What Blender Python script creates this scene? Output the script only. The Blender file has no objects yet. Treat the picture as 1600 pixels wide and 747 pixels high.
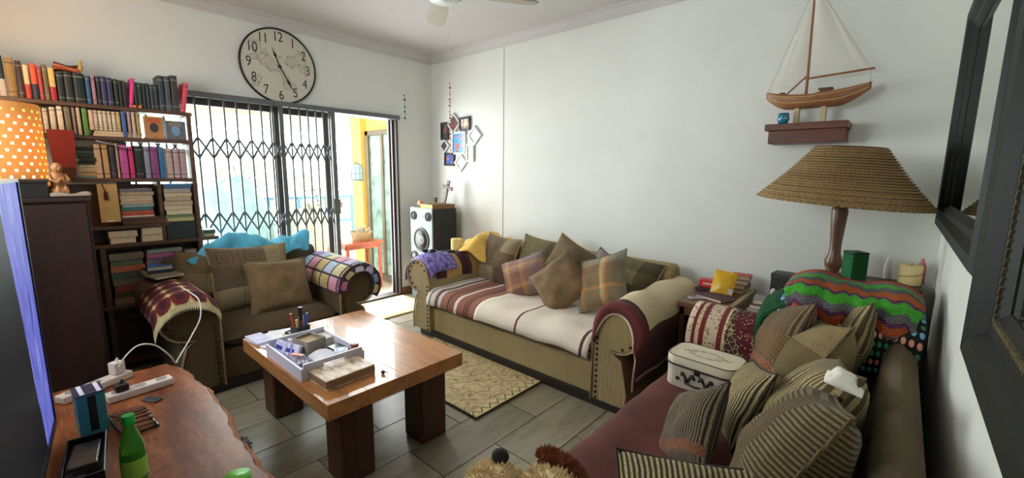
import bpy, bmesh, math, random
from mathutils import Vector, Matrix, Euler, noise
random.seed(7)
R_ = math.radians
scene = bpy.context.scene
COL = scene.collection

# ---------------------------------------------------------------- camera, world, light, exposure
def make_camera():
    cd = bpy.data.cameras.new('camera'); co = bpy.data.objects.new('camera', cd); COL.objects.link(co)
    f = 674.06
    cd.sensor_fit = 'HORIZONTAL'; cd.sensor_width = 36.0; cd.lens = f / 1600 * 36
    cd.clip_start = .02; cd.clip_end = 200
    rows = ((0.7436725, -0.10910458, 0.65958124, 4.31),
            (0.66845676, 0.10540209, -0.7362445, -3.34),
            (0.01080641, 0.98842632, 0.15131633, 1.45), (0, 0, 0, 1))
    co.matrix_world = Matrix(rows)
    scene.camera = co
make_camera()
vs = scene.view_settings
vs.view_transform = 'Standard'; vs.look = 'None'; vs.gamma = 1; vs.use_curve_mapping = False
vs.exposure = 0.02

w = bpy.data.worlds.new('world'); scene.world = w; w.use_nodes = True
bg = w.node_tree.nodes['Background']
bg.inputs['Color'].default_value = (.80, .91, 1.0, 1); bg.inputs['Strength'].default_value = 10.0

def area(name, loc, target, sx, sy, watts, col):
    l = bpy.data.lights.new(name, 'AREA'); l.shape = 'RECTANGLE'; l.size = sx; l.size_y = sy
    l.energy = watts; l.color = col
    o = bpy.data.objects.new(name, l); COL.objects.link(o); o.location = loc
    d = Vector(target) - Vector(loc); o.rotation_euler = d.to_track_quat('-Z', 'Y').to_euler()
    return o
# daylight entering by the sliding door, plus an added fill lamp at an unseen window
area('door_daylight', (-.32, -1.55, 1.15), (3, -1.5, .9), 2.2, 1.9, 165, (.93, .97, 1.0))
area('unseen_window_fill', (1.85, -4.02, 1.98), (4.5, -1.6, .8), 1.4, .85, 14, (1.0, .97, .93))
sun = bpy.data.lights.new('sun', 'SUN'); sun.energy = 5; sun.angle = R_(1.5); sun.color = (1, .95, .85)
so = bpy.data.objects.new('sun', sun); COL.objects.link(so)
so.rotation_euler = (Vector((-.45, -.55, -1))).to_track_quat('-Z', 'Y').to_euler()

# ---------------------------------------------------------------- helpers
def S(r, g, b):
    f = lambda c: (c/255/12.92) if c/255 <= .04045 else ((c/255+.055)/1.055)**2.4
    return (f(r), f(g), f(b), 1)

class B:
    """mesh collector"""
    def __init__(s): s.v = []; s.f = []; s.uv = {}; s.mi = {}
    def addv(s, pts): n = len(s.v); s.v += [tuple(p) for p in pts]; return n
    def face(s, idx, uv=None, mi=0):
        s.f.append(tuple(idx))
        if uv: s.uv[len(s.f)-1] = uv
        if mi: s.mi[len(s.f)-1] = mi
    def box(s, x0, y0, z0, x1, y1, z1, M=None, mi=0):
        if x0 > x1: x0, x1 = x1, x0
        if y0 > y1: y0, y1 = y1, y0
        if z0 > z1: z0, z1 = z1, z0
        p = [Vector(q) for q in ((x0,y0,z0),(x1,y0,z0),(x1,y1,z0),(x0,y1,z0),(x0,y0,z1),(x1,y0,z1),(x1,y1,z1),(x0,y1,z1))]
        if M: p = [M @ q for q in p]
        n = s.addv(p)
        for a in ((0,3,2,1),(4,5,6,7),(0,1,5,4),(1,2,6,5),(2,3,7,6),(3,0,4,7)):
            s.face([n+i for i in a], [(0,0),(1,0),(1,1),(0,1)], mi)
        return s
    def bar(s, p0, p1, w, t, up=(0,0,1)):
        p0 = Vector(p0); p1 = Vector(p1); d = p1-p0; L = d.length; z = d.normalized()
        x = Vector(up).cross(z)
        if x.length < 1e-4: x = Vector((1,0,0)).cross(z)
        x.normalize(); y = z.cross(x)
        M = Matrix((x, y, z)).transposed().to_4x4(); M.translation = p0
        return s.box(-w/2, -t/2, 0, w/2, t/2, L, M)
    def lathe(s, prof, n=20, M=None, cap=True):
        M = M or Matrix()
        rows = []
        for r, z in prof:
            rows.append(s.addv([M @ Vector((r*math.cos(2*math.pi*k/n), r*math.sin(2*math.pi*k/n), z)) for k in range(n)]))
        for i in range(len(rows)-1):
            for k in range(n):
                k2 = (k+1) % n
                u0, u1 = k/n, (k+1)/n; v0, v1 = i/(len(rows)-1), (i+1)/(len(rows)-1)
                s.face((rows[i]+k, rows[i]+k2, rows[i+1]+k2, rows[i+1]+k), [(u0,v0),(u1,v0),(u1,v1),(u0,v1)])
        if cap:
            s.face([rows[0]+k for k in reversed(range(n))]); s.face([rows[-1]+k for k in range(n)])
        return s
    def cyl(s, p0, p1, r0, r1=None, n=12):
        p0 = Vector(p0); p1 = Vector(p1); d = p1-p0
        q = Vector((0,0,1)).rotation_difference(d.normalized()).to_matrix().to_4x4(); q.translation = p0
        return s.lathe([(r0,0),(r0 if r1 is None else r1, d.length)], n, q)
    def tube(s, pts, r, n=8, closed=False):
        pts = [Vector(p) for p in pts]; rows = []; N = len(pts); up = Vector((.13,.27,.95)).normalized()
        for i, p in enumerate(pts):
            a = pts[(i-1) % N] if (closed or i) else p; b = pts[(i+1) % N] if (closed or i < N-1) else p
            t = (b-a).normalized(); x = up.cross(t)
            if x.length < 1e-3: x = Vector((1,0,0)).cross(t)
            x.normalize(); y = t.cross(x); rr = r[i] if isinstance(r, (list, tuple)) else r
            rows.append(s.addv([p + (x*math.cos(2*math.pi*k/n) + y*math.sin(2*math.pi*k/n))*rr for k in range(n)]))
        for i in range(N if closed else N-1):
            j = (i+1) % N
            for k in range(n):
                k2 = (k+1) % n; s.face((rows[i]+k, rows[i]+k2, rows[j]+k2, rows[j]+k))
        if not closed:
            s.face([rows[0]+k for k in reversed(range(n))]); s.face([rows[-1]+k for k in range(n)])
        return s
    def prism(s, poly, fn, a, b):
        """poly: list of 2D; fn(u,v,t)->3D ; extruded from t=a to t=b"""
        n = len(poly); i0 = s.addv([fn(u,v,a) for u,v in poly]); i1 = s.addv([fn(u,v,b) for u,v in poly])
        for k in range(n):
            k2 = (k+1) % n
            s.face((i0+k, i0+k2, i1+k2, i1+k), [(k/n,0),((k+1)/n,0),((k+1)/n,1),(k/n,1)])
        s.face([i0+k for k in reversed(range(n))]); s.face([i1+k for k in range(n)])
        return s
    def grid(s, fn, nu, nv, wrapu=False):
        cols = nu if wrapu else nu+1
        i0 = s.addv([fn(i/nu, j/nv) for j in range(nv+1) for i in range(cols)])
        for j in range(nv):
            for i in range(nu):
                a = i0+j*cols+i; b = i0+j*cols+(i+1) % cols
                s.face((a, b, b+cols, a+cols), [(i/nu,j/nv),((i+1)/nu,j/nv),((i+1)/nu,(j+1)/nv),(i/nu,(j+1)/nv)])
        return s
    def ball(s, c, rx, ry=None, rz=None, n=12, m=8, M=None):
        ry = rx if ry is None else ry; rz = rx if rz is None else rz; c = Vector(c); M = M or Matrix()
        def fn(u, v):
            th = 2*math.pi*u; ph = math.pi*(v-.5)*.998
            return M @ (c + Vector((rx*math.cos(th)*math.cos(ph), ry*math.sin(th)*math.cos(ph), rz*math.sin(ph))))
        return s.grid(fn, n, m, wrapu=True)
    def mesh(s, name, smooth=False):
        me = bpy.data.meshes.new(name); me.from_pydata(s.v, [], s.f)
        if s.uv:
            ul = me.uv_layers.new(name='UVMap')
            for p in me.polygons:
                q = s.uv.get(p.index)
                if q:
                    for li, t in zip(p.loop_indices, q): ul.data[li].uv = t
        for k, m in s.mi.items(): me.polygons[k].material_index = m
        bm = bmesh.new(); bm.from_mesh(me); bmesh.ops.recalc_face_normals(bm, faces=bm.faces); bm.to_mesh(me); bm.free()
        if smooth:
            for p in me.polygons: p.use_smooth = True
        me.update(); return me

def tag(o, label=None, cat=None, group=None, kind=None):
    if label: o['label'] = label
    if cat: o['category'] = cat
    if group: o['group'] = group
    if kind: o['kind'] = kind
    return o
def thing(name, label, cat, loc=(0,0,0), rotz=0, group=None):
    o = bpy.data.objects.new(name, None); COL.objects.link(o); o.empty_display_size = .05
    o.location = loc; o.rotation_euler = (0,0,rotz)
    return tag(o, label, cat, group)
def top_of(o):
    while o.parent: o = o.parent
    return o
def put(name, b, mat, parent=None, world=False, smooth=False, bevel=0, solid=0, sub=0, loc=None, rot=None, auto=None, **kw):
    """link builder b as ONE mesh object; with world=True the builder holds world coordinates"""
    me = b.mesh(name, smooth) if isinstance(b, B) else b
    for m in (mat if isinstance(mat, (list, tuple)) else [mat]): 
        if isinstance(b, B): me.materials.append(m)
    o = bpy.data.objects.new(name, me); COL.objects.link(o)
    if parent:
        o.parent = parent
        if world: me.transform(top_of(parent).matrix_basis.inverted())
    elif world and loc is None and isinstance(b, B):
        # origin at the base centre of the thing
        xs = [v.co.x for v in me.vertices]; ys = [v.co.y for v in me.vertices]; zs = [v.co.z for v in me.vertices]
        c = Vector(((min(xs)+max(xs))/2, (min(ys)+max(ys))/2, min(zs))); me.transform(Matrix.Translation(-c)); o.location = c
    if loc is not None: o.location = loc
    if rot is not None: o.rotation_euler = rot
    if solid:
        m = o.modifiers.new('solid', 'SOLIDIFY'); m.thickness = solid; m.offset = -1 if kw.pop('inward', False) else 1
    if sub:
        m = o.modifiers.new('sub', 'SUBSURF'); m.levels = sub; m.render_levels = sub
    if bevel:
        m = o.modifiers.new('bevel', 'BEVEL'); m.width = bevel; m.segments = 2; m.limit_method = 'ANGLE'; m.angle_limit = R_(40)
    if auto:
        for p in me.polygons: p.use_smooth = True
        try: me.set_sharp_from_angle(angle=R_(auto))
        except Exception: pass
    tag(o, **{k: v for k, v in kw.items() if k in ('label','cat','group','kind')})
    return o
def struct(name, b, mat, parent=None, **kw):
    o = put(name, b, mat, parent, **kw)
    if not parent: o['kind'] = 'structure'
    return o
def copy_tree(o, parent=None):
    c = o.copy(); COL.objects.link(c); c.parent = parent
    for ch in [x for x in o.children]: copy_tree(ch, c)
    return c

# ---------------------------------------------------------------- materials
class NT:
    def __init__(s, name):
        s.m = bpy.data.materials.new(name); s.m.use_nodes = True; s.t = s.m.node_tree
        s.b = s.t.nodes['Principled BSDF']; s.out = s.t.nodes['Material Output']; s.b.inputs['Roughness'].default_value = .65
    def n(s, typ, **kw):
        x = s.t.nodes.new(typ)
        for k, v in kw.items():
            if k in x.inputs: x.inputs[k].default_value = v
            else: setattr(x, k, v)
        return x
    def l(s, a, b): s.t.links.new(a, b)
    def coord(s, kind='Object', scale=(1,1,1), rot=(0,0,0)):
        c = s.n('ShaderNodeTexCoord'); mp = s.n('ShaderNodeMapping')
        mp.inputs['Scale'].default_value = scale; mp.inputs['Rotation'].default_value = rot
        s.l(c.outputs[kind], mp.inputs['Vector']); return mp.outputs['Vector']
    def ramp(s, fac, stops, const=False):
        r = s.n('ShaderNodeValToRGB'); cr = r.color_ramp
        if const: cr.interpolation = 'CONSTANT'
        while len(cr.elements) < len(stops): cr.elements.new(.5)
        for e, (p, c) in zip(cr.elements, stops): e.position = p; e.color = c
        s.l(fac, r.inputs['Fac']); return r.outputs['Color']
    def mix(s, fac, a, b, mode='MIX'):
        x = s.n('ShaderNodeMix', data_type='RGBA', blend_type=mode)
        for sock, v in ((x.inputs[0], fac), (x.inputs[6], a), (x.inputs[7], b)):
            if hasattr(v, 'links') or isinstance(v, bpy.types.NodeSocket): s.l(v, sock)
            else: sock.default_value = v
        return x.outputs[2]
    def math(s, op, a, b=0.0, c=None):
        x = s.n('ShaderNodeMath', operation=op)
        for i, v in enumerate((a, b, c)):
            if v is None: continue
            if isinstance(v, bpy.types.NodeSocket): s.l(v, x.inputs[i])
            else: x.inputs[i].default_value = v
        return x.outputs[0]
    def noise(s, vec, sc=5., det=4., rough=.6):
        x = s.n('ShaderNodeTexNoise'); x.inputs['Scale'].default_value = sc; x.inputs['Detail'].default_value = det; x.inputs['Roughness'].default_value = rough
        if vec: s.l(vec, x.inputs['Vector'])
        return x.outputs[0]
    def wave(s, vec, sc, dist=0., typ='BANDS', d='X', dsc=1.):
        x = s.n('ShaderNodeTexWave', wave_type=typ); x.bands_direction = d
        x.inputs['Scale'].default_value = sc; x.inputs['Distortion'].default_value = dist; x.inputs['Detail Scale'].default_value = dsc
        s.l(vec, x.inputs['Vector']); return x.outputs['Fac']
    def sep(s, vec):
        x = s.n('ShaderNodeSeparateXYZ'); s.l(vec, x.inputs[0]); return x.outputs
    def bump(s, h, strength=.3, dist=.01):
        x = s.n('ShaderNodeBump'); x.inputs['Strength'].default_value = strength; x.inputs['Distance'].default_value = dist
        s.l(h, x.inputs['Height']); s.l(x.outputs[0], s.b.inputs['Normal'])
    def base(s, c):
        if isinstance(c, bpy.types.NodeSocket): s.l(c, s.b.inputs['Base Color'])
        else: s.b.inputs['Base Color'].default_value = c
    def set(s, **kw):
        for k, v in kw.items(): s.b.inputs[k.replace('_', ' ')].default_value = v
        return s
def mulc(c, k): return (min(c[0]*k,1), min(c[1]*k,1), min(c[2]*k,1), 1)
_pm = {}
def pm(rgb, rough=.6, var=.14, sc=14, bump=0., bsc=80, metal=0., coat=0., name=None):
    key = (rgb, rough, var, sc, bump, bsc, metal, coat)
    if key in _pm: return _pm[key]
    t = NT(name or 'paint_%d_%d_%d' % rgb); c = S(*rgb); v = t.coord()
    n = t.noise(v, sc)
    t.base(t.ramp(n, [(.3, mulc(c, 1-var)), (.7, mulc(c, 1+var))]))
    t.set(Roughness=rough, Metallic=metal, Coat_Weight=coat)
    if bump: t.bump(t.noise(v, bsc, 2), bump, .004)
    _pm[key] = t.m; return t.m
def wood(name, c1, c2, axis='X', sc=3., rough=.45, ring=6., coat=0.):
    t = NT(name); s = {'X': (.12, 1, 1), 'Y': (1, .12, 1), 'Z': (1, 1, .12)}[axis]
    v = t.coord(scale=tuple(k*sc for k in s)); n = t.noise(v, ring, 8, .65); n2 = t.noise(v, ring*9, 3)
    g = t.math('ADD', t.math('MULTIPLY', n, .75), t.math('MULTIPLY', n2, .25))
    t.base(t.ramp(g, [(.32, S(*c1)), (.5, mulc(S(*c2), .8)), (.66, S(*c2))])); t.set(Roughness=rough, Coat_Weight=coat)
    t.bump(g, .15, .004); return t.m
def cloth(name, rgb, var=.2, weave=900., sc=9, bump=.35, rough=.9, sheen=.06):
    t = NT(name); v = t.coord(); c = S(*rgb); n = t.noise(v, sc, 5); f = t.noise(v, 170, 3, .8)
    g = t.math('ADD', t.math('MULTIPLY', n, .5), t.math('MULTIPLY', f, .5))
    t.base(t.ramp(g, [(.36, mulc(c, 1-var*1.8)), (.64, mulc(c, 1+var*1.3))])); t.set(Roughness=rough, Sheen_Weight=sheen)
    t.bump(f, bump, .003); return t.m
def stripes(name, stops, axis=0, kind='UV', wob=.0, fine=.25):
    """flat woven stripes along one UV axis, constant colours"""
    t = NT(name); v = t.coord(kind); o = t.sep(v); x = o[axis]
    if wob: x = t.math('ADD', x, t.math('MULTIPLY', t.math('SUBTRACT', t.noise(v, 5, 2), .5), wob))
    col = t.ramp(x, [(p, S(*c)) for p, c in stops], True)
    w = t.noise(t.coord('Object'), 180, 2)
    t.base(t.mix(fine, col, t.mix(w, (.0,.0,.0,1), (1,1,1,1)), 'OVERLAY')); t.set(Roughness=.92, Sheen_Weight=.05)
    t.bump(w, .4, .003); return t.m
# ---------------------------------------------------------------- room shell
RX, RY, RZ = 4.50, -3.90, 2.78
def wall_mat(name, rgb):
    t = NT(name); v = t.coord(); n = t.noise(v, 1.3, 5); n2 = t.noise(v, 40, 4); c = S(*rgb)
    t.base(t.ramp(n, [(.3, mulc(c, .94)), (.7, mulc(c, 1.03))])); t.set(Roughness=.72)
    t.bump(n2, .12, .004); return t.m
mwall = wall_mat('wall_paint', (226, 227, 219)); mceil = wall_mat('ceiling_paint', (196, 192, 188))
malu = pm((66, 58, 52), .45, .1, name='bronze_aluminium')
mskirt = wood('brown_skirting', (96, 62, 44), (150, 104, 72), 'Y')
OY0, OY1, OZ = -2.90, -.49, 2.07       # sliding door opening
b = B(); b.box(-.2, OY1, 0, 0, .2, 2.9).box(-.2, RY, 0, 0, OY0, 2.9).box(-.2, OY0, OZ, 0, OY1, 2.9)
struct('wall_left', b, mwall)
struct('wall_back', B().box(-.2, 0, 0, RX+.2, .2, 2.9), mwall)
struct('wall_right', B().box(RX, RY, 0, RX+.2, .2, 2.9), mwall)
WX0, WX1, WZ0, WZ1 = 1.10, 2.60, 1.50, 2.42   # unseen window opening, placed to light the mirror wall
b = B(); b.box(0, RY-.2, 0, WX0, RY, 2.9).box(WX1, RY-.2, 0, RX+.2, RY, 2.9).box(WX0, RY-.2, 0, WX1, RY, WZ0).box(WX0, RY-.2, WZ1, WX1, RY, 2.9)
struct('wall_front', b, mwall)
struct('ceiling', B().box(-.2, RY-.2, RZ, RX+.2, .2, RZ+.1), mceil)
win = B()
for x in (WX0, (WX0+WX1)/2-.025, WX1-.05): win.box(x, RY-.12, WZ0, x+.05, RY-.06, WZ1)
for z in (WZ0, WZ1-.05): win.box(WX0, RY-.12, z, WX1, RY-.06, z+.05)
struct('unseen_window_1', win, malu)
# cove cornice
def cornice(name, p, d, n, L):
    p, d, n = Vector(p), Vector(d), Vector(n)
    poly = [(0,0),(.004,-.075),(.016,-.078),(.03,-.05),(.055,-.022),(.085,-.012),(.09,0)]
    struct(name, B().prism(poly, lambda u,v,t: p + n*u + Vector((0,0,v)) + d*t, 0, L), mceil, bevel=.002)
cornice('trim_1', (.0, RY, RZ), (0,1,0), (1,0,0), -RY); cornice('trim_2', (0, 0, RZ), (1,0,0), (0,-1,0), RX)
cornice('trim_3', (RX, RY, RZ), (0,1,0), (-1,0,0), -RY)
struct('trim_4', B().box(1.155, -.006, .0, 1.185, .0, RZ-.08), mwall, bevel=.002)       # plaster strip on the long wall
sk = B(); sk.box(0, OY1+.0, 0, .014, 0, .085); struct('baseboard_left', sk, mskirt, bevel=.003)
struct('baseboard_back', B().box(.014, -.014, 0, RX, 0, .085), mskirt, bevel=.003)
# floor of wood-look plank tiles, each tile its own piece
grout = pm((74, 72, 66), .9, .1, name='grout')
fl = struct('floor', B().box(-.2, RY-.2, -.1, RX+.2, .2, -.004), grout)
def tile_mat(k, c1, c2):
    t = NT('floor_tile_%d' % k); v = t.coord(scale=(5, .9, 1), rot=(0,0,0)); n = t.noise(v, 2.2, 9, .7); n2 = t.noise(v, 30, 3)
    g = t.math('ADD', t.math('MULTIPLY', n, .8), t.math('MULTIPLY', n2, .2))
    t.base(t.ramp(g, [(.3, S(*c1)), (.5, mulc(S(*c2), .8)), (.68, S(*c2))])); t.set(Roughness=.32)
    t.bump(g, .08, .003); return t.m
tms = [tile_mat(0, (84, 74, 58), (160, 150, 126)), tile_mat(1, (94, 84, 68), (172, 162, 140)), tile_mat(2, (78, 70, 56), (148, 140, 118))]
TW, TL, g = .283, .705, .003
tme = []
for k in range(3):
    me = B().box(-TW/2+g, -TL/2+g, -.01, TW/2-g, TL/2-g, 0).mesh('floor_tile'); me.materials.append(tms[k]); tme.append(me)
rt = random.Random(3)
i = 0
for cx in range(-9, 7):
    x = 2.68 + cx*TW
    y = -1.445 + (TL/2 if cx % 2 else 0)
    for r in range(-3, 5):
        yy = y - r*TL - TL/2
        x0, x1, y0, y1 = max(x-TW/2, 0), min(x+TW/2, RX), max(yy-TL/2, RY), min(yy+TL/2, 0)
        if x1-x0 < .02 or y1-y0 < .02: continue
        k = rt.randrange(3)
        if x1-x0 > TW-.001 and y1-y0 > TL-.001: o = put('tile', tme[k], None, fl, loc=(x, yy, rt.uniform(-.0006, .0006)))
        else: o = put('tile', B().box(x0+g, y0+g, -.01, x1-g, y1-g, 0), tms[k], fl)

# ---------------------------------------------------------------- sliding door, frame and trellis gate
d1 = struct('door_1', B().box(-.13, OY0, OZ-.05, .012, OY1, OZ).box(-.13, OY1-.028, 0, .012, OY1, OZ-.05).box(-.13, OY0, 0, .012, OY0+.03, OZ-.05).box(-.13, OY0, 0, .012, OY1, .022), malu, bevel=.003)
put('track_rail', B().box(-.05, OY1-.055, .022, -.03, OY1-.03, OZ-.05).box(-.10, OY1-.06, .022, -.085, OY1-.03, OZ-.05), malu, d1)
gl = NT('door_glass'); gl.t.nodes.remove(gl.b)
tr = gl.n('ShaderNodeBsdfTransparent'); tr.inputs[0].default_value = (.93, .97, .95, 1); gs = gl.n('ShaderNodeBsdfGlossy', Roughness=.02); fr = gl.n('ShaderNodeFresnel', IOR=1.45); mx = gl.n('ShaderNodeMixShader')
gl.l(fr.outputs[0], mx.inputs[0]); gl.l(tr.outputs[0], mx.inputs[1]); gl.l(gs.outputs[0], mx.inputs[2]); gl.l(mx.outputs[0], gl.out.inputs[0]); mglass = gl.m
for (y0, y1, xx) in ((OY0+.03, -1.73, -.055), (-1.80, -1.25, -.10)):
    lf = put('sliding_leaf', B().box(xx, y0, .03, xx+.035, y0+.05, OZ-.05).box(xx, y1-.05, .03, xx+.035, y1, OZ-.05).box(xx, y0+.05, OZ-.10, xx+.035, y1-.05, OZ-.05).box(xx, y0+.05, .03, xx+.035, y1-.05, .10), malu, d1, bevel=.002)
    put('pane', B().box(xx+.014, y0+.05, .10, xx+.020, y1-.05, OZ-.10), mglass, lf)
gate = thing('trellis_gate', 'dark folding trellis security gate drawn across the sliding door', 'gate', (.05, -1.8, 0))
mgate = pm((104, 106, 106), .45, .12, metal=.3, name='gate_steel')
put('top_track', B().box(.03, OY0, 2.02, .075, OY1-.01, 2.065), mgate, gate, world=True, bevel=.003)
put('bottom_track', B().box(.035, OY0, 0.0, .07, -1.20, .02), mgate, gate, world=True)
ys = [-2.80,-2.70,-2.595,-2.49,-2.39, -2.29, -2.19, -2.10, -2.0, -1.91, -1.82, -1.745, -1.665, -1.58, -1.505, -1.43, -1.36, -1.30]
for y in ys:
    post = y in (-1.745,)
    put('gate_bar', B().box(.044, y-.006 - (.012 if post else 0), .02, .060, y+.006 + (.012 if post else 0), 2.02), mgate, gate, world=True)
put('end_post', B().box(.035, -1.285, .02, .07, -1.245, 2.02), mgate, gate, world=True, bevel=.003)
put('lock_box', B().box(.03, -1.30, 1.02, .08, -1.235, 1.17), mgate, gate, world=True, bevel=.004)
for za, zb in ((1.705, 1.54), (1.09, .915), (.42, .25)):
    for a, c in zip(ys[:-1], ys[1:]):
        put('lattice_link', B().bar((.064, a, za), (.064, c, zb), .015, .005, (1,0,0)), mgate, gate, world=True)
        put('lattice_link', B().bar((.040, a, zb), (.040, c, za), .015, .005, (1,0,0)), mgate, gate, world=True)
# ---------------------------------------------------------------- the patio outside
mpat = pm((214, 204, 186), .8, .08, 3, name='patio_screed')
struct('patio_floor', B().box(-9, -7, -.12, -.2, 5, -.02), mpat)
myel = pm((246, 206, 110), .8, .06, 4, name='yellow_plaster')
struct('patio_side_wall', B().box(-1.30, -.22, -.02, -.2, .1, 2.6).box(-1.42, -.30, -.02, -1.16, .1, 2.6), myel)
d2 = struct('door_2', B().box(-1.12, -.26, 0, -1.05, -.20, 1.98).box(-.42, -.26, 0, -.35, -.20, 1.98).box(-1.12, -.26, 1.92, -.35, -.20, 1.98).box(-1.12, -.26, 0, -.35, -.20, .08), pm((120, 104, 84), .5, name='patio_door_frame'), bevel=.003)
put('mullion', B().box(-.76, -.255, .08, -.71, -.205, 1.92), pm((120, 104, 84), .5, name='patio_door_frame'), d2)
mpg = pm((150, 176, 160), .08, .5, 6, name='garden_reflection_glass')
for x0, x1 in ((-1.05, -.76), (-.71, -.42)): put('pane', B().box(x0, -.235, .08, x1, -.225, 1.92), mpg, d2)
mroof = pm((236, 232, 220), .6, .05, name='patio_roof_sheet')
rf = struct('patio_roof', B().grid(lambda u, v: Vector((-4.4+4.2*u, -6+9.6*v, 2.42-.10*u + .018*math.sin(v*2*math.pi*64))), 1, 512), mroof)
for k in range(5): put('rafter', B().box(-4.4+k*.95, -6, 2.20, -4.33+k*.95, 3.6, 2.30), pm((214, 206, 186), .7, name='pale_rafter'), rf)
mblue = cloth('pale_blue_canvas', (176, 214, 226), .2)
def mound(name, cx, cy, rx, ry, h, mat, seed, label, cat):
    def fn(u, v):
        th = 2*math.pi*u; r = math.sin(math.pi*.5*v)
        n = noise.noise(Vector((math.cos(th)*1.4+seed, math.sin(th)*1.4, v*2)))
        return Vector((cx+rx*r*math.cos(th)*(1+.18*n), cy+ry*r*math.sin(th)*(1+.18*n), -.02+h*max(0, math.cos(math.pi*.5*v))**.55*(1+.12*n)))
    put(name, B().grid(fn, 28, 14, True), mat, world=True, smooth=True, label=label, cat=cat)
mound('tarpaulin_cover', -2.7, -1.45, .55, .5, 1.35, mblue, 2.2, 'pale blue tarpaulin over a bulky heap on the patio', 'tarpaulin')
mound('dust_sheet', -2.3, -.55, .35, .36, .95, pm((206, 202, 190), .8, .1, name='white_sheet'), 5.1, 'pale sheet over a garden chair behind the gate', 'sheet')
rail = thing('patio_railing', 'pale blue grey railing at the far edge of the patio', 'railing', (-3.6, -1.5, -.02))
mrail = pm((90, 130, 160), .5, name='railing_paint')
for z in (.95, .5, .1): put('rail', B().box(-3.62, -2.2, z, -3.58, 2.35, z+.045), mrail, rail, world=True)
for k in range(10): put('post', B().box(-3.625, -2.2+k*.5, -.02, -3.575, -2.15+k*.5, .99), mrail, rail, world=True)
leafm = cloth('hedge_leaf', (206, 226, 186), .35)
def bush(name, c, r, h, n, seed, label):
    rr = random.Random(seed); t = thing(name, label, 'shrub', (c[0], c[1], -.02)); bb = B()
    for _ in range(n):
        d = Vector((rr.gauss(0,1), rr.gauss(0,1), rr.gauss(0,1))).normalized()*rr.uniform(.6, 1)
        p = Vector((c[0]+d.x*r, c[1]+d.y*r, h*.55+d.z*h*.5)); q = Euler((rr.uniform(0,6), rr.uniform(0,6), rr.uniform(0,6))).to_matrix()
        s_ = rr.uniform(.06, .13); i0 = bb.addv([p+q@Vector((-s_*.5,0,0)), p+q@Vector((0,-s_,0.01)), p+q@Vector((s_*.5,0,0)), p+q@Vector((0,s_,.01))]); bb.face((i0,i0+1,i0+2,i0+3))
    put('foliage', bb, leafm, t, world=True, kind='stuff')
    tk = B()
    for k in range(5): tk.tube([(c[0], c[1], -.02), (c[0]+rr.uniform(-.3,.3)*r, c[1]+rr.uniform(-.3,.3)*r, h*.4), (c[0]+rr.uniform(-.8,.8)*r, c[1]+rr.uniform(-.8,.8)*r, h*.8)], [.03,.02,.008], 6)
    put('stem', tk, pm((110, 90, 66), .9), t, world=True)
bush('garden_shrub', (-5.2, -.7), .9, 1.9, 700, 1, 'bright green shrub beyond the patio railing')
bush('garden_shrub', (-5.6, 1.2), 1.0, 1.7, 700, 2, 'pale green shrub behind the blue tarpaulin')
struct('garden_wall', B().box(-8.2, -9, -.1, -8.0, 9, 2.0), pm((240, 238, 230), .8, .04, name='white_garden_wall'))
# red wooden stand with basin, lantern, stick, cloth
mred = wood('red_stained_wood', (150, 66, 44), (206, 110, 80), 'Y')
st = thing('patio_table', 'reddish wooden plant stand with a lower shelf outside the door', 'table', (-.72, -.66, -.02))
put('table_top', B().box(-.92, -.92, .56, -.50, -.40, .59), mred, st, world=True, bevel=.004)
put('shelf', B().box(-.88, -.88, .16, -.54, -.44, .18), mred, st, world=True, bevel=.003)
for x in (-.89, -.56):
    for y in (-.89, -.46): put('leg', B().box(x, y, -.02, x+.035, y+.035, .56), mred, st, world=True, bevel=.003)
put('apron', B().box(-.89, -.89, .51, -.54, -.87, .56).box(-.54, -.89, .51, -.52, -.43, .56), mred, st, world=True)
bs = thing('wash_basin', 'tan wicker basin full of pegs on the red stand', 'basin', (-.70, -.60, .59))
bs_m = wood('basin_wicker', (170, 140, 96), (214, 190, 140), 'Z', 8)
put('bowl', B().lathe([(.09,0),(.10,.005),(.135,.11),(.14,.115),(.128,.11),(.095,.012),(.0,.012)], 24), bs_m, bs, smooth=True)
hd = B().tube([(-.13*math.cos(a), 0.0, .11+.13*math.sin(a)) for a in [k*math.pi/12 for k in range(13)]], .006, 6); put('handle', hd, bs_m, bs)
pg_ = B(); rr = random.Random(5)
for _ in range(16): pg_.bar((rr.uniform(-.08,.08), rr.uniform(-.08,.08), .05), (rr.uniform(-.1,.1), rr.uniform(-.1,.1), .16), .012, .012)
put('clothes_pegs', pg_, pm((200, 190, 170), .7), bs, kind='stuff')
ln = thing('birdcage_lantern', 'small arched birdcage lantern hanging in the open doorway', 'lantern', (-.85, -.54, 1.33))
lm = pm((120, 134, 140), .5, name='lantern_wire')
bb = B(); bb.lathe([(.075,0),(.078,.01),(.075,.02)], 16)
for k in range(8):
    a = k*math.pi/4; bb.tube([(.072*math.cos(a), .072*math.sin(a), .015), (.072*math.cos(a), .072*math.sin(a), .15), (.055*math.cos(a), .055*math.sin(a), .20), (0, 0, .235)], .004, 5)
bb.tube([(.072*math.cos(k*math.pi/8), .072*math.sin(k*math.pi/8), .09) for k in range(16)], .003, 5, True)
put('cage', bb, lm, ln); put('hanging_wire', B().cyl((0,0,.235), (0,0,1.02), .0025, n=5), lm, ln)
put('glass_liner', B().lathe([(.065,.02),(.065,.15),(.045,.20)], 16, cap=False), pm((190, 230, 240), .3, name='pale_glass'), ln)
stk = thing('broom', 'thin broom leaning upside down against the patio wall', 'broom', (-1.05, -.95, -.02))
put('broom_handle', B().cyl((-1.05, -.95, -.02), (-1.15, -.72, 1.0), .012, n=8), mred, stk, world=True)
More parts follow.
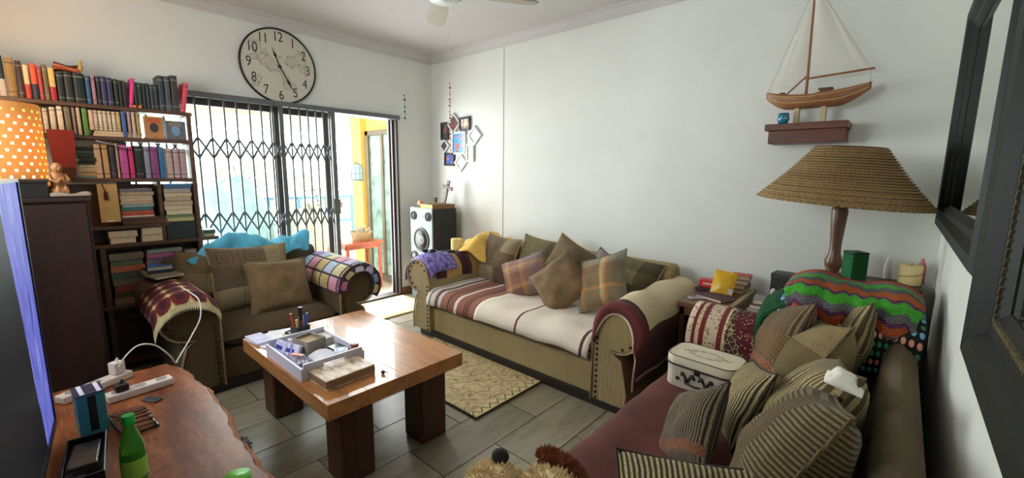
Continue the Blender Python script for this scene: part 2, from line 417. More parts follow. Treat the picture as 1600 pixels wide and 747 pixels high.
put('broom_head', B().box(-1.19, -.80, .98, -1.10, -.62, 1.05), pm((180, 170, 150), .9), stk, world=True)
def hang(u, v):
    y = -1.27 + .09*u*(.5+.5*v); return Vector((-.125 + .012*math.sin(u*9), y, 1.20 - .34*v - .02*math.sin(u*6)))
put('peg_cloth', B().grid(hang, 8, 8), cloth('rust_red_cloth', (170, 70, 62)), world=True, smooth=True, solid=.006, label='rust red rag hanging beside the gate end post', cat='cloth')
mt = thing('door_floor_patch', 'plain cream patch on the tiles inside the open door', 'mat', (.36, -1.0, 0))  # flat cream sheet covering the paler floor inside the door
put('pile', B().grid(lambda u, v: Vector((.06+.58*u, -1.50+.98*v, .012+.003*noise.noise(Vector((u*6, v*6, 1))))), 14, 20), cloth('cream_patch', (238, 222, 170), .1), mt, world=True, smooth=True, solid=.010, inward=True)
put('binding', B().tube([(.06,-1.5,.008),(.64,-1.5,.008),(.64,-.52,.008),(.06,-.52,.008)], .006, 6, True), cloth('cream_binding', (206, 186, 130), .1), mt, world=True)
# ---------------------------------------------------------------- upholstery
def corduroy(name, rgb, sc=31, dark=.5, rot=45):
    t = NT(name); v = t.coord(rot=(0, 0, R_(rot))); c = S(*rgb)
    wv = t.wave(v, sc, .6, dsc=2.); n = t.noise(t.coord(), 5, 8, .75)
    col = t.mix(wv, mulc(c, dark), mulc(c, 1.08)); col = t.mix(t.ramp(n, [(.35, (0,0,0,1)), (.7, (.6,.6,.6,1))]), col, mulc(c, .5))
    t.base(col); t.set(Roughness=.95, Sheen_Weight=.05); t.bump(wv, .5, .004); return t.m
mcord = corduroy('khaki_corduroy', (186, 164, 114))
mcordd = corduroy('olive_brown_corduroy', (112, 94, 60))
mplinth = pm((34, 26, 22), .5, .2, name='dark_plinth')
mstud = pm((52, 40, 30), .35, .2, metal=.7, name='bronze_nailhead')
mpipe = cloth('tan_piping', (176, 146, 110))
def arm_poly(side, aw=.34):
    """scroll arm outline, u=0 at the inner face, positive outwards"""
    cx, cz, r = .165, .545, .145
    p = [(0, .06), (0, .50)]
    for k in range(0, 15):
        a = R_(165 - k*19); p.append((cx + r*math.cos(a), cz + r*math.sin(a)))
    p += [(.19, .36), (.215, .26), (.235, .16), (.225, .06)]
    return [(u, z) for u, z in p]
def make_sofa(name, label, cat, loc, rotz, L, D, nseat, mat, seatmat=None, aw=.235, backz=.80, group=None, bt=.28):
    t = thing(name, label, cat, loc, rotz, group)
    put('plinth', B().box(.05, .03, 0, L-.05, D-.03, .065), mplinth, t, bevel=.005)
    put('base', B().box(aw, .04, .062, L-aw, D-.05, .27), mat, t, bevel=.015)
    w_ = (L-2*aw)/nseat
    for k in range(nseat):
        x0, x1 = aw+k*w_+.003, aw+(k+1)*w_-.003; y0, y1 = .015, D-bt+.01
        def top(u, v, x0=x0, x1=x1, y0=y0, y1=y1):
            s = (max(0, 1-(2*u-1)**6)*max(0, 1-(2*v-1)**6))**.5
            return Vector((x0+(x1-x0)*u, y0+(y1-y0)*v, .345 + .075*s))
        def bot(u, v, x0=x0, x1=x1, y0=y0, y1=y1):
            s = (max(0, 1-(2*u-1)**8)*max(0, 1-(2*v-1)**8))**.5
            return Vector((x0+(x1-x0)*u, y0+(y1-y0)*v, .345 - .075*s))
        put('seat_cushion', B().grid(top, 16, 16).grid(bot, 16, 16), seatmat or mat, t, smooth=True)
    prof = [(D-bt-.02, .26), (D-bt+.04, .62), (D-bt+.045, .72), (D-bt+.06, backz-.03), (D-bt*.6, backz), (D-.09, backz-.005), (D-.04, backz-.05), (D-.02, .60), (D-.02, .062), (D-bt-.02, .062)]
    put('backrest', B().prism(prof, lambda u, v, s: Vector((s, u, v)), aw*.4, L-aw*.4), mat, t, bevel=.03, auto=50)
    for sd in (0, 1):
        fn = (lambda u, v, s: Vector((aw-u, s, v))) if sd == 0 else (lambda u, v, s: Vector((L-aw+u, s, v)))
        ar = put('arm', B().prism(arm_poly(sd), fn, .0, D-.08), mat, t, bevel=.012, auto=50)
        put('arm_piping', B().tube([fn(u, v, -.004) for u, v in arm_poly(sd)], .007, 6), mpipe, ar, smooth=True)
        st = B()
        pts = [(.03, .08+.035*k) for k in range(12)]
        for k in range(9):
            a = R_(150-k*28); pts.append((.165+.115*math.cos(a), .545+.115*math.sin(a)))
        for u, v in pts:
            c = fn(u, v, -.004); st.ball(c, .0095, .006, .0095, 8, 4)
        put('nailhead_trim', st, mstud, ar, smooth=True, kind='stuff')
    return t
sofa2 = make_sofa('sofa', 'khaki corduroy sofa with scroll arms along the long white wall', 'sofa', (1.135, -1.12, 0), 0, 2.10, 1.04, 2, mcord)
armchair = make_sofa('armchair', 'wide brown armchair with scroll arms in front of the trellis gate', 'armchair', (1.15, -2.845, 0), R_(90), 1.27, .93, 1, corduroy('brown_corduroy', (104, 84, 54)))
sofa3 = make_sofa('sofa', 'olive brown sofa against the mirror wall, covered in cushions and throws', 'sofa', (3.52, -.74, 0), R_(-90), 2.32, .95, 2, mcordd, backz=.78, bt=.19)

# cushions ------------------------------------------------------
def patch_mat(name, pal, n=3, motif=True, rib=True, ribn=60):
    t = NT(name); v = t.coord('UV', (n, n, 1)); o = t.sep(v)
    fx, fy = t.math('FLOOR', o[0]), t.math('FLOOR', o[1])
    cmb = t.n('ShaderNodeCombineXYZ'); t.l(fx, cmb.inputs[0]); t.l(fy, cmb.inputs[1])
    wn = t.n('ShaderNodeTexWhiteNoise', noise_dimensions='2D'); t.l(cmb.outputs[0], wn.inputs['Vector']); rnd = wn.outputs['Value']
    k = len(pal); col = t.ramp(rnd, [(i/k, S(*c)) for i, c in enumerate(pal)], True)
    ax = t.math('ABSOLUTE', t.math('SUBTRACT', t.math('FRACT', o[0]), .5)); ay = t.math('ABSOLUTE', t.math('SUBTRACT', t.math('FRACT', o[1]), .5))
    d = t.math('MAXIMUM', ax, ay)
    if motif:
        ring = t.math('LESS_THAN', t.math('ABSOLUTE', t.math('SUBTRACT', t.math('FRACT', t.math('MULTIPLY', d, 5.5)), .5)), .16)
        sel = t.math('MULTIPLY', t.math('GREATER_THAN', t.math('FRACT', t.math('MULTIPLY', rnd, 7.3)), .62), t.math('LESS_THAN', d, .38))
        col = t.mix(t.math('MULTIPLY', t.math('MULTIPLY', ring, sel), .75), col, mulc(S(*pal[0]), .45))
    seam = t.math('GREATER_THAN', d, .485); col = t.mix(t.math('MULTIPLY', seam, .55), col, (.03, .022, .012, 1))
    if rib:
        wv = t.wave(t.coord('UV'), ribn, 1.2, d='X'); col = t.mix(t.math('MULTIPLY', wv, .38), col, mulc(S(*pal[0]), .40)); t.bump(wv, .4, .003)
    nz = t.noise(t.coord(), 12, 4); col = t.mix(t.math('MULTIPLY', nz, .35), col, mulc(S(*pal[-1]), .5)); gr = t.noise(t.coord(), 190, 3, .8); col = t.mix(t.ramp(gr, [(.42, (.55,.55,.55,1)), (.6, (0,0,0,1))]), col, mulc(S(*pal[0]), .35))
    t.base(col); t.set(Roughness=.95, Sheen_Weight=.05); return t.m
def plaid_mat(name, base, warp, weft):
    t = NT(name); o = t.sep(t.coord('UV'))
    a = t.ramp(o[0], [(p, S(*c)) for p, c in warp], True); c_ = t.ramp(o[1], [(p, S(*c)) for p, c in weft], True)
    col = t.mix(.5, a, c_); chk = t.n('ShaderNodeTexChecker', Scale=90.); t.l(t.coord('UV'), chk.inputs['Vector'])
    col = t.mix(t.math('MULTIPLY', chk.outputs['Fac'], .35), col, S(*base)); t.base(col); t.set(Roughness=.95, Sheen_Weight=.05)
    t.bump(t.noise(t.coord(), 160, 2), .4, .003); return t.m
def rib_mat(name, light, dark, n=24, axis='Y', patches=None, w_=.5):
    """wide cord ribs across the cushion, with optional woven bands"""
    t = NT(name); v = t.coord('UV'); o = t.sep(v); y = o[1 if axis == 'Y' else 0]; x = o[0 if axis == 'Y' else 1]
    s_ = t.math('FRACT', t.math('ADD', t.math('MULTIPLY', y, n), t.math('MULTIPLY', t.noise(v, 3, 2), .8)))
    st = t.math('LESS_THAN', s_, w_); col = t.mix(st, S(*light), S(*dark))
    if patches:
        for (a, b_, c) in patches:
            inb = t.math('MULTIPLY', t.math('GREATER_THAN', x, a), t.math('LESS_THAN', x, b_))
            tw = t.math('LESS_THAN', t.math('FRACT', t.math('MULTIPLY', t.math('ADD', y, x), 26)), .4)
            col = t.mix(inb, col, t.mix(tw, S(*c), mulc(S(*c), .45)))
    nz = t.noise(t.coord(), 7, 4); col = t.mix(t.math('MULTIPLY', nz, .4), col, mulc(S(*dark), .7)); gr = t.noise(t.coord(), 190, 3, .8); col = t.mix(t.ramp(gr, [(.42, (.5,.5,.5,1)), (.6, (0,0,0,1))]), col, mulc(S(*dark), .6))
    t.base(col); t.set(Roughness=.95, Sheen_Weight=.05); t.bump(st, .6, .003); return t.m
def cushion(label, c, w, h, th, yaw, lean, roll, mat, pipe=None, seed=0, base=(0,0), fold=.0, group=None, sag=0.):
    """c = centre; front faces local -Y; lean>0 tips the top back"""
    t = thing('cushion', label, 'cushion', c, 0, group)
    M = Matrix.Rotation(R_(yaw), 3, 'Z') @ Matrix.Rotation(R_(-lean), 3, 'X') @ Matrix.Rotation(R_(roll), 3, 'Y')
    def outline(u, v):
        x = (2*u-1); z = (2*v-1)
        return x*(w/2)*(1-.085*(1-z*z)), z*(h/2)*(1-.085*(1-x*x))
    def surf(sgn):
        def fn(u, v):
            x, z = 2*u-1, 2*v-1; X, Z = outline(u, v)
            k = (max(0., 1-x*x)*max(0., 1-z*z))**.42
            nn = noise.noise(Vector((x*1.7+seed*3.1, z*1.7+sgn*4, seed)))*.22 + noise.noise(Vector((x*5+seed, z*2.5, seed+sgn)))*.10
            Z2 = Z - sag*h*max(0, z)*(1-x*x)*.5
            return M @ Vector((X, sgn*th/2*k*(1+nn) + fold*math.sin(x*2.2)*h*.2*(1-z*z), Z2))
        return fn
    put('cover', B().grid(surf(-1), 18, 18).grid(surf(1), 18, 18), mat, t, smooth=True)
    ring = []
    f = surf(1); N = 12
    for k in range(N): ring.append(f(k/N, 0))
    for k in range(N): ring.append(f(1, k/N))
    for k in range(N): ring.append(f(1-k/N, 1))
    for k in range(N): ring.append(f(0, 1-k/N))
    put('piping', B().tube(ring, .0055, 6, True), pipe or mat, t, smooth=True)
    return t
P1 = [(112, 92, 66), (146, 122, 88), (176, 150, 108), (128, 104, 78), (96, 78, 56), (186, 164, 122)]
mpatchA = patch_mat('brown_patchwork', P1, 3)
mpatchB = patch_mat('olive_patchwork', [(120, 110, 70), (168, 154, 104), (142, 128, 84), (190, 174, 124), (104, 92, 60)], 3)
mpatchC = patch_mat('tan_patchwork', [(132, 112, 76), (180, 154, 108), (104, 88, 58), (160, 136, 94)], 2)
mplaid = plaid_mat('pink_brown_plaid', (120, 92, 74), [(0, (120, 92, 84)), (.12, (206, 150, 90)), (.2, (136, 98, 84)), (.45, (190, 140, 90)), (.55, (150, 120, 110)), (.75, (128, 120, 130)), (.9, (160, 130, 120))],
    [(0, (110, 90, 84)), (.2, (196, 140, 92)), (.3, (150, 104, 88)), (.6, (170, 130, 110)), (.72, (206, 160, 100)), (.8, (140, 120, 120))])
mplaid2 = plaid_mat('green_brown_plaid', (112, 96, 66), [(0, (110, 112, 96)), (.1, (186, 110, 64)), (.18, (124, 100, 66)), (.55, (200, 176, 120)), (.64, (196, 120, 70)), (.7, (120, 104, 70)), (.9, (120, 124, 110))],
    [(0, (124, 108, 74)), (.3, (196, 128, 74)), (.36, (122, 104, 70)), (.62, (110, 80, 60)), (.8, (140, 140, 124))])
mbrown = cloth('plain_brown_weave', (122, 98, 64), .25)
# on the sofa along the white wall
cushion('square brown patchwork cushion upright at the left end of the sofa', (1.56, -.46, .64), .47, .47, .20, -6, 20, 2, mpatchA, mpipe, 1)
cushion('olive patchwork cushion behind the pink plaid cushion', (2.00, -.40, .66), .47, .47, .18, 4, 20, 5, mpatchB, mpipe, 2)
cushion('pink and brown plaid cushion leaning on the striped throw', (2.06, -.66, .60), .40, .36, .15, 14, 26, -24, mplaid, None, 3)
cushion('plain brown cushion balanced on one corner in the middle of the sofa', (2.47, -.74, .63), .40, .40, .18, 6, 24, 46, mbrown, None, 4)
cushion('tan patchwork cushion with a raised corner behind the plain brown one', (2.33, -.44, .68), .45, .45, .18, 4, 22, 22, mpatchC, mpipe, 5)
cushion('grey white cushion tucked behind the green plaid one', (2.66, -.42, .66), .36, .34, .13, 0, 24, 24, patch_mat('grey_white_patchwork', [(170, 160, 150), (206, 196, 180), (140, 128, 112)], 2), None, 6)
cushion('green and rust plaid cushion tilted at the right of the sofa', (2.81, -.70, .70), .40, .40, .15, -12, 26, -24, mplaid2, None, 7)
cushion('dull olive cushion lying low against the right end of the sofa back', (2.86, -.36, .66), .44, .36, .16, -6, 30, 4, mpatchB, mpipe, 8)
# on the armchair (front faces +x : yaw 90)
cushion('large tan patchwork cushion with a panelled front on the armchair', (.62, -2.25, .63), .56, .50, .22, 90, 20, 2, mpatchA, mpipe, 9)
cushion('plain brown square cushion in front on the armchair', (.84, -2.13, .58), .45, .42, .18, 92, 28, 4, mbrown, None, 10)
cushion('dark olive cushion lumped against the left side of the armchair back', (.50, -2.52, .66), .42, .36, .2, 82, 24, 10, mpatchC, None, 18)
# on the sofa along the mirror wall (front faces -x : yaw -90)
RL, RD = (198, 178, 124), (84, 70, 46)
mrib1 = rib_mat('khaki_ribs', RL, RD, 26, 'X', [(.30, .5, (176, 150, 98))])
mrib2 = rib_mat('khaki_ribs_wide', (214, 192, 132), (52, 44, 34), 30, 'X')
mrib3 = rib_mat('brown_ribs_band', (156, 128, 84), (70, 54, 38), 34, 'X', [(.20, .30, (190, 120, 84)), (.34, .62, (150, 116, 70))])
mrib5 = rib_mat('dark_khaki_ribs', (150, 130, 84), (64, 54, 34), 30, 'Y', [(.55, .75, (120, 98, 60))])
mrib4 = patch_mat('khaki_patch_ribs', [(150, 130, 84), (182, 160, 108), (120, 100, 62), (168, 146, 98)], 3, True, True, 90)
cushion('brown banded cushion beside the cream suitcase', (3.96, -1.03, .66), .45, .45, .18, -74, 20, -14, mrib3, None, 11)
cushion('dark ribbed cushion in the far corner under the crochet blankets', (4.20, -.91, .68), .43, .43, .16, -86, 14, -14, mrib1, None, 12)
cushion('tall khaki patchwork cushion, farthest of the row against the mirror wall', (4.08, -1.13, .62), .50, .48, .25, -86, 28, -15, mrib4, mcordd, 13)
cushion('khaki ribbed cushion in the middle of the row, tissue on top', (4.15, -1.62, .62), .48, .46, .24, -86, 27, -15, mrib1, mcordd, 14)
cushion('dark ribbed patchwork cushion, nearest of the row against the mirror wall', (4.15, -1.93, .635), .48, .46, .24, -88, 27, -15, mrib5, mcordd, 15)
cushion('small cream and black ribbed cushion leaning on the row', (3.94, -1.56, .575), .34, .32, .13, -72, 24, -16, mrib2, None, 16)
cushion('small dark striped cushion tilted on its corner near the suitcase', (3.84, -1.84, .555), .31, .31, .13, -58, 30, -40, rib_mat('dark_ribs', (150, 130, 96), (40, 32, 26), 30, 'X', [(.12, .24, (170, 110, 74))]), None, 17)
cushion('long cream and black striped cushion in the foreground beside the toy dog', (4.03, -2.28, .572), .46, .34, .13, 20, 65, -6, mrib2, None, 19)

# ---------------------------------------------------------------- throws, cloths and blankets
def sheet(name, fn, nu, nv, mat, label, cat='throw', th=.010, group=None, parent=None):
    return put(name, B().grid(fn, nu, nv), mat, parent, world=True, smooth=True, solid=th, label=label, cat=cat, group=group)
def wr(u, v, s, a=.012, f=4.): return a*noise.noise(Vector((u*f+s*7.3, v*f, s)))
def path(pts):
    """arc-length polyline sampler"""
    P = [Vector(p) for p in pts]; d = [0]
    for a, c in zip(P[:-1], P[1:]): d.append(d[-1]+(c-a).length)
    def f(t):
        t *= d[-1]
        for i in range(len(P)-1):
            if t <= d[i+1]+1e-9: return P[i].lerp(P[i+1], (t-d[i])/(d[i+1]-d[i]))
        return P[-1]
    return f
SEAT2 = path([(0, -.42, .452), (0, -.75, .450), (0, -1.06, .445), (0, -1.12, .425), (0, -1.145, .385), (0, -1.150, .33)])
mstripe = stripes('brown_striped_throw', [(0, (222, 212, 200)), (.05, (40, 32, 36)), (.07, (214, 204, 196)), (.16, (120, 78, 70)), (.2, (44, 34, 40)), (.22, (206, 196, 190)), (.28, (150, 96, 74)), (.40, (52, 40, 40)), (.42, (134, 84, 66)), (.52, (226, 210, 196)), (.57, (140, 84, 64)), (.68, (110, 62, 52)), (.78, (150, 98, 76)), (.86, (120, 70, 56))], 0)
sheet('striped_throw', lambda u, v: SEAT2(v) + Vector((1.385+.66*u+.02*v*(u-.6), 0, wr(u, v, 1, .010))), 30, 20, mstripe, 'brown, cream and black striped throw on the left seat of the sofa')
mcream = stripes('cream_throw_cloth', [(0, (226, 212, 194)), (.40, (226, 212, 194)), (.405, (112, 60, 52)), (.425, (228, 214, 196)), (.93, (228, 214, 196)), (.935, (90, 52, 48)), (.96, (222, 206, 190))], 0, fine=.12)
sheet('cream_throw', lambda u, v: SEAT2(v) + Vector((2.02+.965*u - .05*v*(1-u), -.004, .008+wr(u, v, 2, .018, 5.))), 34, 20, mcream, 'cream throw with thin brown stripes on the right seat of the sofa')
# arms: roll centre x, z, r ; drape path around the roll
def roll(cx, cz, r, a0, a1, tail0, tail1, sgn=1):
    """cross-section in (x,z): tail down the inside, around the roll, tail down outside. sgn=+1: outside is -x"""
    pts = [(cx + sgn*r*math.cos(R_(a0)), 0, cz + r*math.sin(R_(a0)) - tail0)] if tail0 else []
    n = 12
    for k in range(n+1):
        a = R_(a0 + (a1-a0)*k/n); pts.append((cx + sgn*r*math.cos(a), 0, cz + r*math.sin(a)))
    if tail1: pts.append((cx + sgn*r*math.cos(R_(a1)), 0, cz + r*math.sin(R_(a1)) - tail1))
    return path(pts)
LA = (1.135+.235-.165, .545)             # left arm roll of the sofa
RA = (1.135+2.10-.235+.165, .545)
pl = roll(LA[0], LA[1], .158, -20, 200, .06, .10)
mtanb = stripes('tan_maroon_throw', [(0, (84, 40, 40)), (.15, (84, 40, 40)), (.16, (196, 154, 100)), (.40, (200, 160, 104)), (.42, (60, 30, 34)), (.55, (96, 50, 46)), (.6, (190, 146, 96)), (.82, (84, 42, 40))], 1)
sheet('arm_throw', lambda u, v: pl(1-u) + Vector((wr(u, v, 3, .01), -1.03+.68*v, wr(v, u, 4, .012))), 26, 16, mtanb, 'maroon and tan banded throw over the left arm of the sofa')
mlil = NT('lilac_crochet'); vv = mlil.coord('UV', (14, 12, 1)); vo = mlil.n('ShaderNodeTexVoronoi', Scale=1.); mlil.l(vv, vo.inputs['Vector'])
mlil.base(mlil.ramp(vo.outputs['Distance'], [(.1, S(168, 156, 214)), (.5, S(130, 116, 184)), (.9, S(78, 66, 124))])); mlil.bump(mlil.math('SUBTRACT', 1., vo.outputs['Distance']), .8, .01); mlil.set(Roughness=.95)
pl2 = roll(LA[0], LA[1], .172, 15, 190, 0, .0)
sheet('crochet_doily', lambda u, v: pl2(1-u) + Vector((0, -1.135+.30*v + .03*u, wr(u, v, 5, .006) - .05*max(0, .25-v)/.25)), 30, 14, mlil.m, 'lilac crochet cloth on the front of the left sofa arm', 'doily', .012)
def yel(u, v):
    x = 1.06 + .42*u + .03*math.sin(v*7); y = -.56 + .44*v + .02*math.sin(u*8)
    z = .735 + .09*math.sin(math.pi*min(1, u*1.1))*(1-.2*v) + .02*math.sin(u*11+v*5) + wr(u, v, 6, .03, 5) - (.10*max(0, .3-v)/.3)
    return Vector((x, y - .10*(1-v)*math.sin(u*3), z))
sheet('yellow_cloth', yel, 26, 18, cloth('mustard_yellow_cloth', (236, 190, 92), .16), 'crumpled mustard yellow cloth on the back corner of the sofa', 'cloth', .012)
pr = roll(RA[0], RA[1], .160, 200, -35, .06, .22, 1)
mcm = stripes('maroon_cream_throw', [(0, (110, 44, 48)), (.10, (134, 70, 66)), (.13, (116, 46, 50)), (.26, (92, 40, 40)), (.28, (222, 204, 164)), (.62, (224, 206, 166)), (.64, (92, 44, 42)), (.90, (84, 38, 40)), (.93, (206, 186, 150)), (.95, (84, 38, 40))], 0)
t = NT('maroon_end_border'); vN = t.coord('UV'); oN = t.sep(vN)
cA = t.ramp(oN[0], [(p, S(*c)) for p, c in [(0, (96, 40, 42)), (.12, (128, 66, 62)), (.16, (100, 42, 44)), (.30, (86, 36, 36)), (.32, (216, 198, 158)), (.60, (218, 200, 160)), (.62, (84, 38, 38)), (.90, (76, 34, 36)), (.93, (200, 180, 146)), (.95, (76, 34, 36))]], True)
cB = t.ramp(oN[1], [(p, S(*c)) for p, c in [(0, (206, 186, 150)), (.012, (84, 34, 34)), (.05, (104, 44, 42)), (.13, (70, 28, 30)), (.21, (112, 52, 48)), (.24, (84, 36, 36))]], True)
edgeN = t.math('ADD', oN[1], t.math('MULTIPLY', t.math('SUBTRACT', oN[0], .3), .12))
t.base(t.mix(t.math('LESS_THAN', edgeN, .20), cA, cB)); t.set(Roughness=.95, Sheen_Weight=.05); t.bump(t.noise(t.coord(), 180, 2), .4, .003); mcm2 = t.m
def rthrow(u, v):
    p = pr(u); y = -1.150 + 1.05*max(0, v-.09); fr = 0; f0 = max(0, .09-v)/.09; p = Vector((RA[0], 0, RA[1])).lerp(p, 1-.48*f0*max(0, math.sin(math.pi*min(1, max(0, (u-.04)/.74))))**.5); p = p + Vector((0, 0, .005*math.sin(v*17+u*4)))
    return p + Vector((wr(u, v, 8, .012), y + .03*math.sin(u*5)*(1-v), wr(v, u, 9, .014) - .06*fr))
sheet('arm_throw', rthrow, 30, 40, mcm2, 'maroon throw with a broad cream band over the right arm of the sofa')
# armchair cloths
def blue(u, v):
    p = path([(.52, 0, .72), (.46, 0, .83), (.40, 0, .865), (.30, 0, .865), (.22, 0, .80), (.20, 0, .62)])(1-v)
    y = -2.60 + .82*u; k = .05*noise.noise(Vector((u*5, v*3, 2.2))) + .022*noise.noise(Vector((u*16+v*9, v*5, 4.4))) + .010*math.sin(u*30+v*14)
    return Vector((p.x+k, y + .04*math.sin(v*6+u*3), p.z + k + .035*math.sin(u*9+v*6) + .03 - (.0 if u > .2 else (.2-u)*.7*(1 if v < .9 else 0))))
sheet('blue_cloth', blue, 70, 30, cloth('sky_blue_cloth', (96, 190, 222), .28, sc=5), 'crumpled sky blue cloth along the top of the armchair back', 'cloth', .012)
# granny-square blanket over the right arm of the armchair : squares are pieces of their own
ARY = -2.845 + 1.27 - .235 + .165; ALY = -2.845 + .235 - .165
def over_arm(cy, r, sgn):
    pts = []
    for k in range(15):
        a = R_(190 - k*230/14); pts.append((cy + sgn*r*math.cos(a)*1.0, .545 + r*math.sin(a)))
    P = path([(0, y, z) for y, z in pts])
    return P
pg = over_arm(ARY, .172, 1)
def gran(u, v, off=0.):
    p = pg(u); c = Vector((0, ARY, .545)); n = (p-c).normalized()
    f0 = max(0, (v-.86)/.14); p = p.lerp(c, .42*f0); x = .42 + .865*min(v, .86); bulge = .015*math.sin(v*3)
    q = p + n*(off + .004 + bulge*.3 + wr(u, v, 11, .006)); return Vector((x + .008*math.sin(u*3.0) + f0*(off+.004), q.y, q.z))
gb = thing('granny_blanket', 'crochet granny square blanket over the right arm of the armchair', 'blanket', (.8, ARY, .5))
put('crochet_ground', B().grid(lambda u, v: gran(u, v), 40, 28), cloth('dark_plum_wool', (58, 44, 58), .2), gb, world=True, smooth=True, solid=.008)
GC = [(206, 196, 222), (226, 214, 170), (196, 206, 226), (216, 130, 170), (180, 150, 206), (150, 170, 220), (226, 226, 226), (214, 190, 130), (236, 170, 190)]
def crochet_mat(name, rgb):
    t = NT(name); v = t.coord('UV'); o = t.sep(v)
    ax = t.math('SUBTRACT', o[0], .5); ay = t.math('SUBTRACT', o[1], .5)
    rad = t.math('SQRT', t.math('ADD', t.math('MULTIPLY', ax, ax), t.math('MULTIPLY', ay, ay)))
    hole = t.math('SINE', t.math('MULTIPLY', rad, 44)); sp = t.math('SINE', t.math('MULTIPLY', t.math('ARCTAN2', ax, ay), 12))
    g_ = t.math('MULTIPLY', hole, sp); c = S(*rgb)
    t.base(t.ramp(t.math('ADD', t.math('MULTIPLY', g_, .5), .5), [(.05, mulc(c, .45)), (.4, c), (1, mulc(c, 1.15))])); t.bump(g_, .6, .006); t.set(Roughness=.95); return t.m
gms = [crochet_mat('wool_square_%d' % i, c) for i, c in enumerate(GC)]
rg = random.Random(11); nu_, nv_ = 6, 6
for i in range(nu_):
    for j in range(nv_):
        def cell(a, c, i=i, j=j):
            e = .07; u = (i + e + (1-2*e)*a)/nu_; v = (j + e + (1-2*e)*c)/nv_
            rad = ((2*a-1)**6 + (2*c-1)**6); return gran(u, v, .010 + .006*max(0, 1-rad))
        put('granny_square', B().grid(cell, 6, 6), gms[rg.randrange(len(gms))], gb, world=True, smooth=True)
# doily on the left arm of the armchair
pd = over_arm(ALY, .162, -1)
mdo = NT('maroon_doily'); o_ = mdo.sep(mdo.coord('UV', (5, 4, 1)))
dx = mdo.math('SUBTRACT', mdo.math('FRACT', o_[0]), .5); dy = mdo.math('SUBTRACT', mdo.math('FRACT', o_[1]), .5)
dd = mdo.math('SQRT', mdo.math('ADD', mdo.math('MULTIPLY', dx, dx), mdo.math('MULTIPLY', dy, dy)))
dn = mdo.math('ADD', dd, mdo.math('MULTIPLY', mdo.math('SUBTRACT', mdo.noise(mdo.coord('UV'), 30, 3), .5), .2))
mdo.base(mdo.ramp(dn, [(0, S(58, 12, 22)), (.25, S(96, 24, 30)), (.47, S(110, 70, 40)), (.52, S(190, 160, 100)), (.6, S(214, 190, 140))], True)); mdo.set(Roughness=.95); mdo.bump(dn, .5, .006)
dl = thing('doily', 'maroon and gold crochet doily with a lace edge on the left armchair arm', 'doily', (.9, ALY, .5))
def doi(u, v, off=.0):
    p = pd(.14+.68*u); c = Vector((0, ALY, .545)); n = (p-c).normalized(); q = p + n*(.006+off)
    return Vector((.70 + .50*v + .03*math.sin(u*math.pi), q.y, q.z - (.05*(v-.86)/.14 if v > .86 else 0)))
put('lace_cloth', B().grid(lambda u, v: doi(u, v), 26, 18), mdo.m, dl, world=True, smooth=True, solid=.006)
lace = B()
for k in range(44):
    u = k/44; a = doi(u, 1.0, .006); c = doi(u+1/44, 1.0, .006); m_ = (a+c)/2 + Vector((.012, 0, -.03))
    lace.tube([a, m_, c], .0035, 5); lace.tube([a + Vector((.006,0,-.015)), (a+c)/2 + Vector((.016, 0, -.045)), c + Vector((.006,0,-.015))], .003, 5)
put('lace_edge', lace, pm((222, 206, 160), .9), dl, world=True, kind='stuff')
# sofa by the mirrors: maroon seat throw, persian rug on the arm
SE3 = path([(4.30, 0, .455), (3.9, 0, .452), (3.62, 0, .450), (3.53, 0, .435), (3.49, 0, .40), (3.47, 0, .20), (3.44, 0, .03)])
def mar(u, v):
    p = SE3(v); y = -1.02 - 1.72*u; fold = .022*math.sin(u*22 + 2*noise.noise(Vector((u*6, 0, 3))))*max(0, v-.45)
    return Vector((p.x - abs(fold)*1.6 + .0, y, p.z + wr(u, v, 14, .012, 5) + .006))
sheet('seat_throw', mar, 44, 30, cloth('brick_maroon_fleece', (92, 40, 29), .25, sc=5, sheen=.03), 'brick maroon fleece throw over the seat of the mirror wall sofa')
t = NT('persian_rug'); uv = t.coord('UV'); o = t.sep(uv)
vo = t.n('ShaderNodeTexVoronoi', Scale=42.); t.l(uv, vo.inputs['Vector']); flor = t.ramp(vo.outputs['Distance'], [(0, S(206, 176, 150)), (.25, S(186, 120, 96)), (.34, S(92, 24, 32)), (1, S(80, 20, 30))])
vo3 = t.n('ShaderNodeTexVoronoi', Scale=44.); t.l(uv, vo3.inputs['Vector'])
vo2 = t.n('ShaderNodeTexVoronoi', Scale=22., feature='DISTANCE_TO_EDGE'); t.l(uv, vo2.inputs['Vector']); vine = t.ramp(vo2.outputs['Distance'], [(0, S(206, 186, 146)), (.04, S(180, 150, 100)), (.06, S(46, 38, 44)), (.2, S(70, 40, 44)), (1, S(150, 90, 70))])
edge = t.math('MINIMUM', o[0], t.math('SUBTRACT', 1., t.math('MULTIPLY', o[1], .55)))
sel = t.ramp(o[0], [(0, (0,0,0,1)), (.30, (.5,.5,.5,1)), (.42, (1,1,1,1))], True)
lines = t.ramp(o[0], [(0, S(222, 200, 170)), (.04, S(120, 30, 34)), (.07, S(216, 190, 150)), (.10, S(120, 34, 38)), (.14, S(214, 190, 160)), (.24, S(120, 40, 42)), (.28, S(220, 200, 160)), (.30, S(44, 36, 44)), (.42, S(44, 36, 44))], True)
bord = t.mix(t.math('GREATER_THAN', vo3.outputs['Distance'], .30), t.mix(t.math('GREATER_THAN', vo3.outputs['Distance'], .14), S(190, 150, 120), S(90, 40, 44)), lines)
med = t.math('GREATER_THAN', t.math('SQRT', t.math('ADD', t.math('POWER', t.math('SUBTRACT', o[0], .80), 2.), t.math('POWER', t.math('MULTIPLY', t.math('SUBTRACT', o[1], .5), .8), 2.))), .46)
field = t.mix(med, flor, vine)
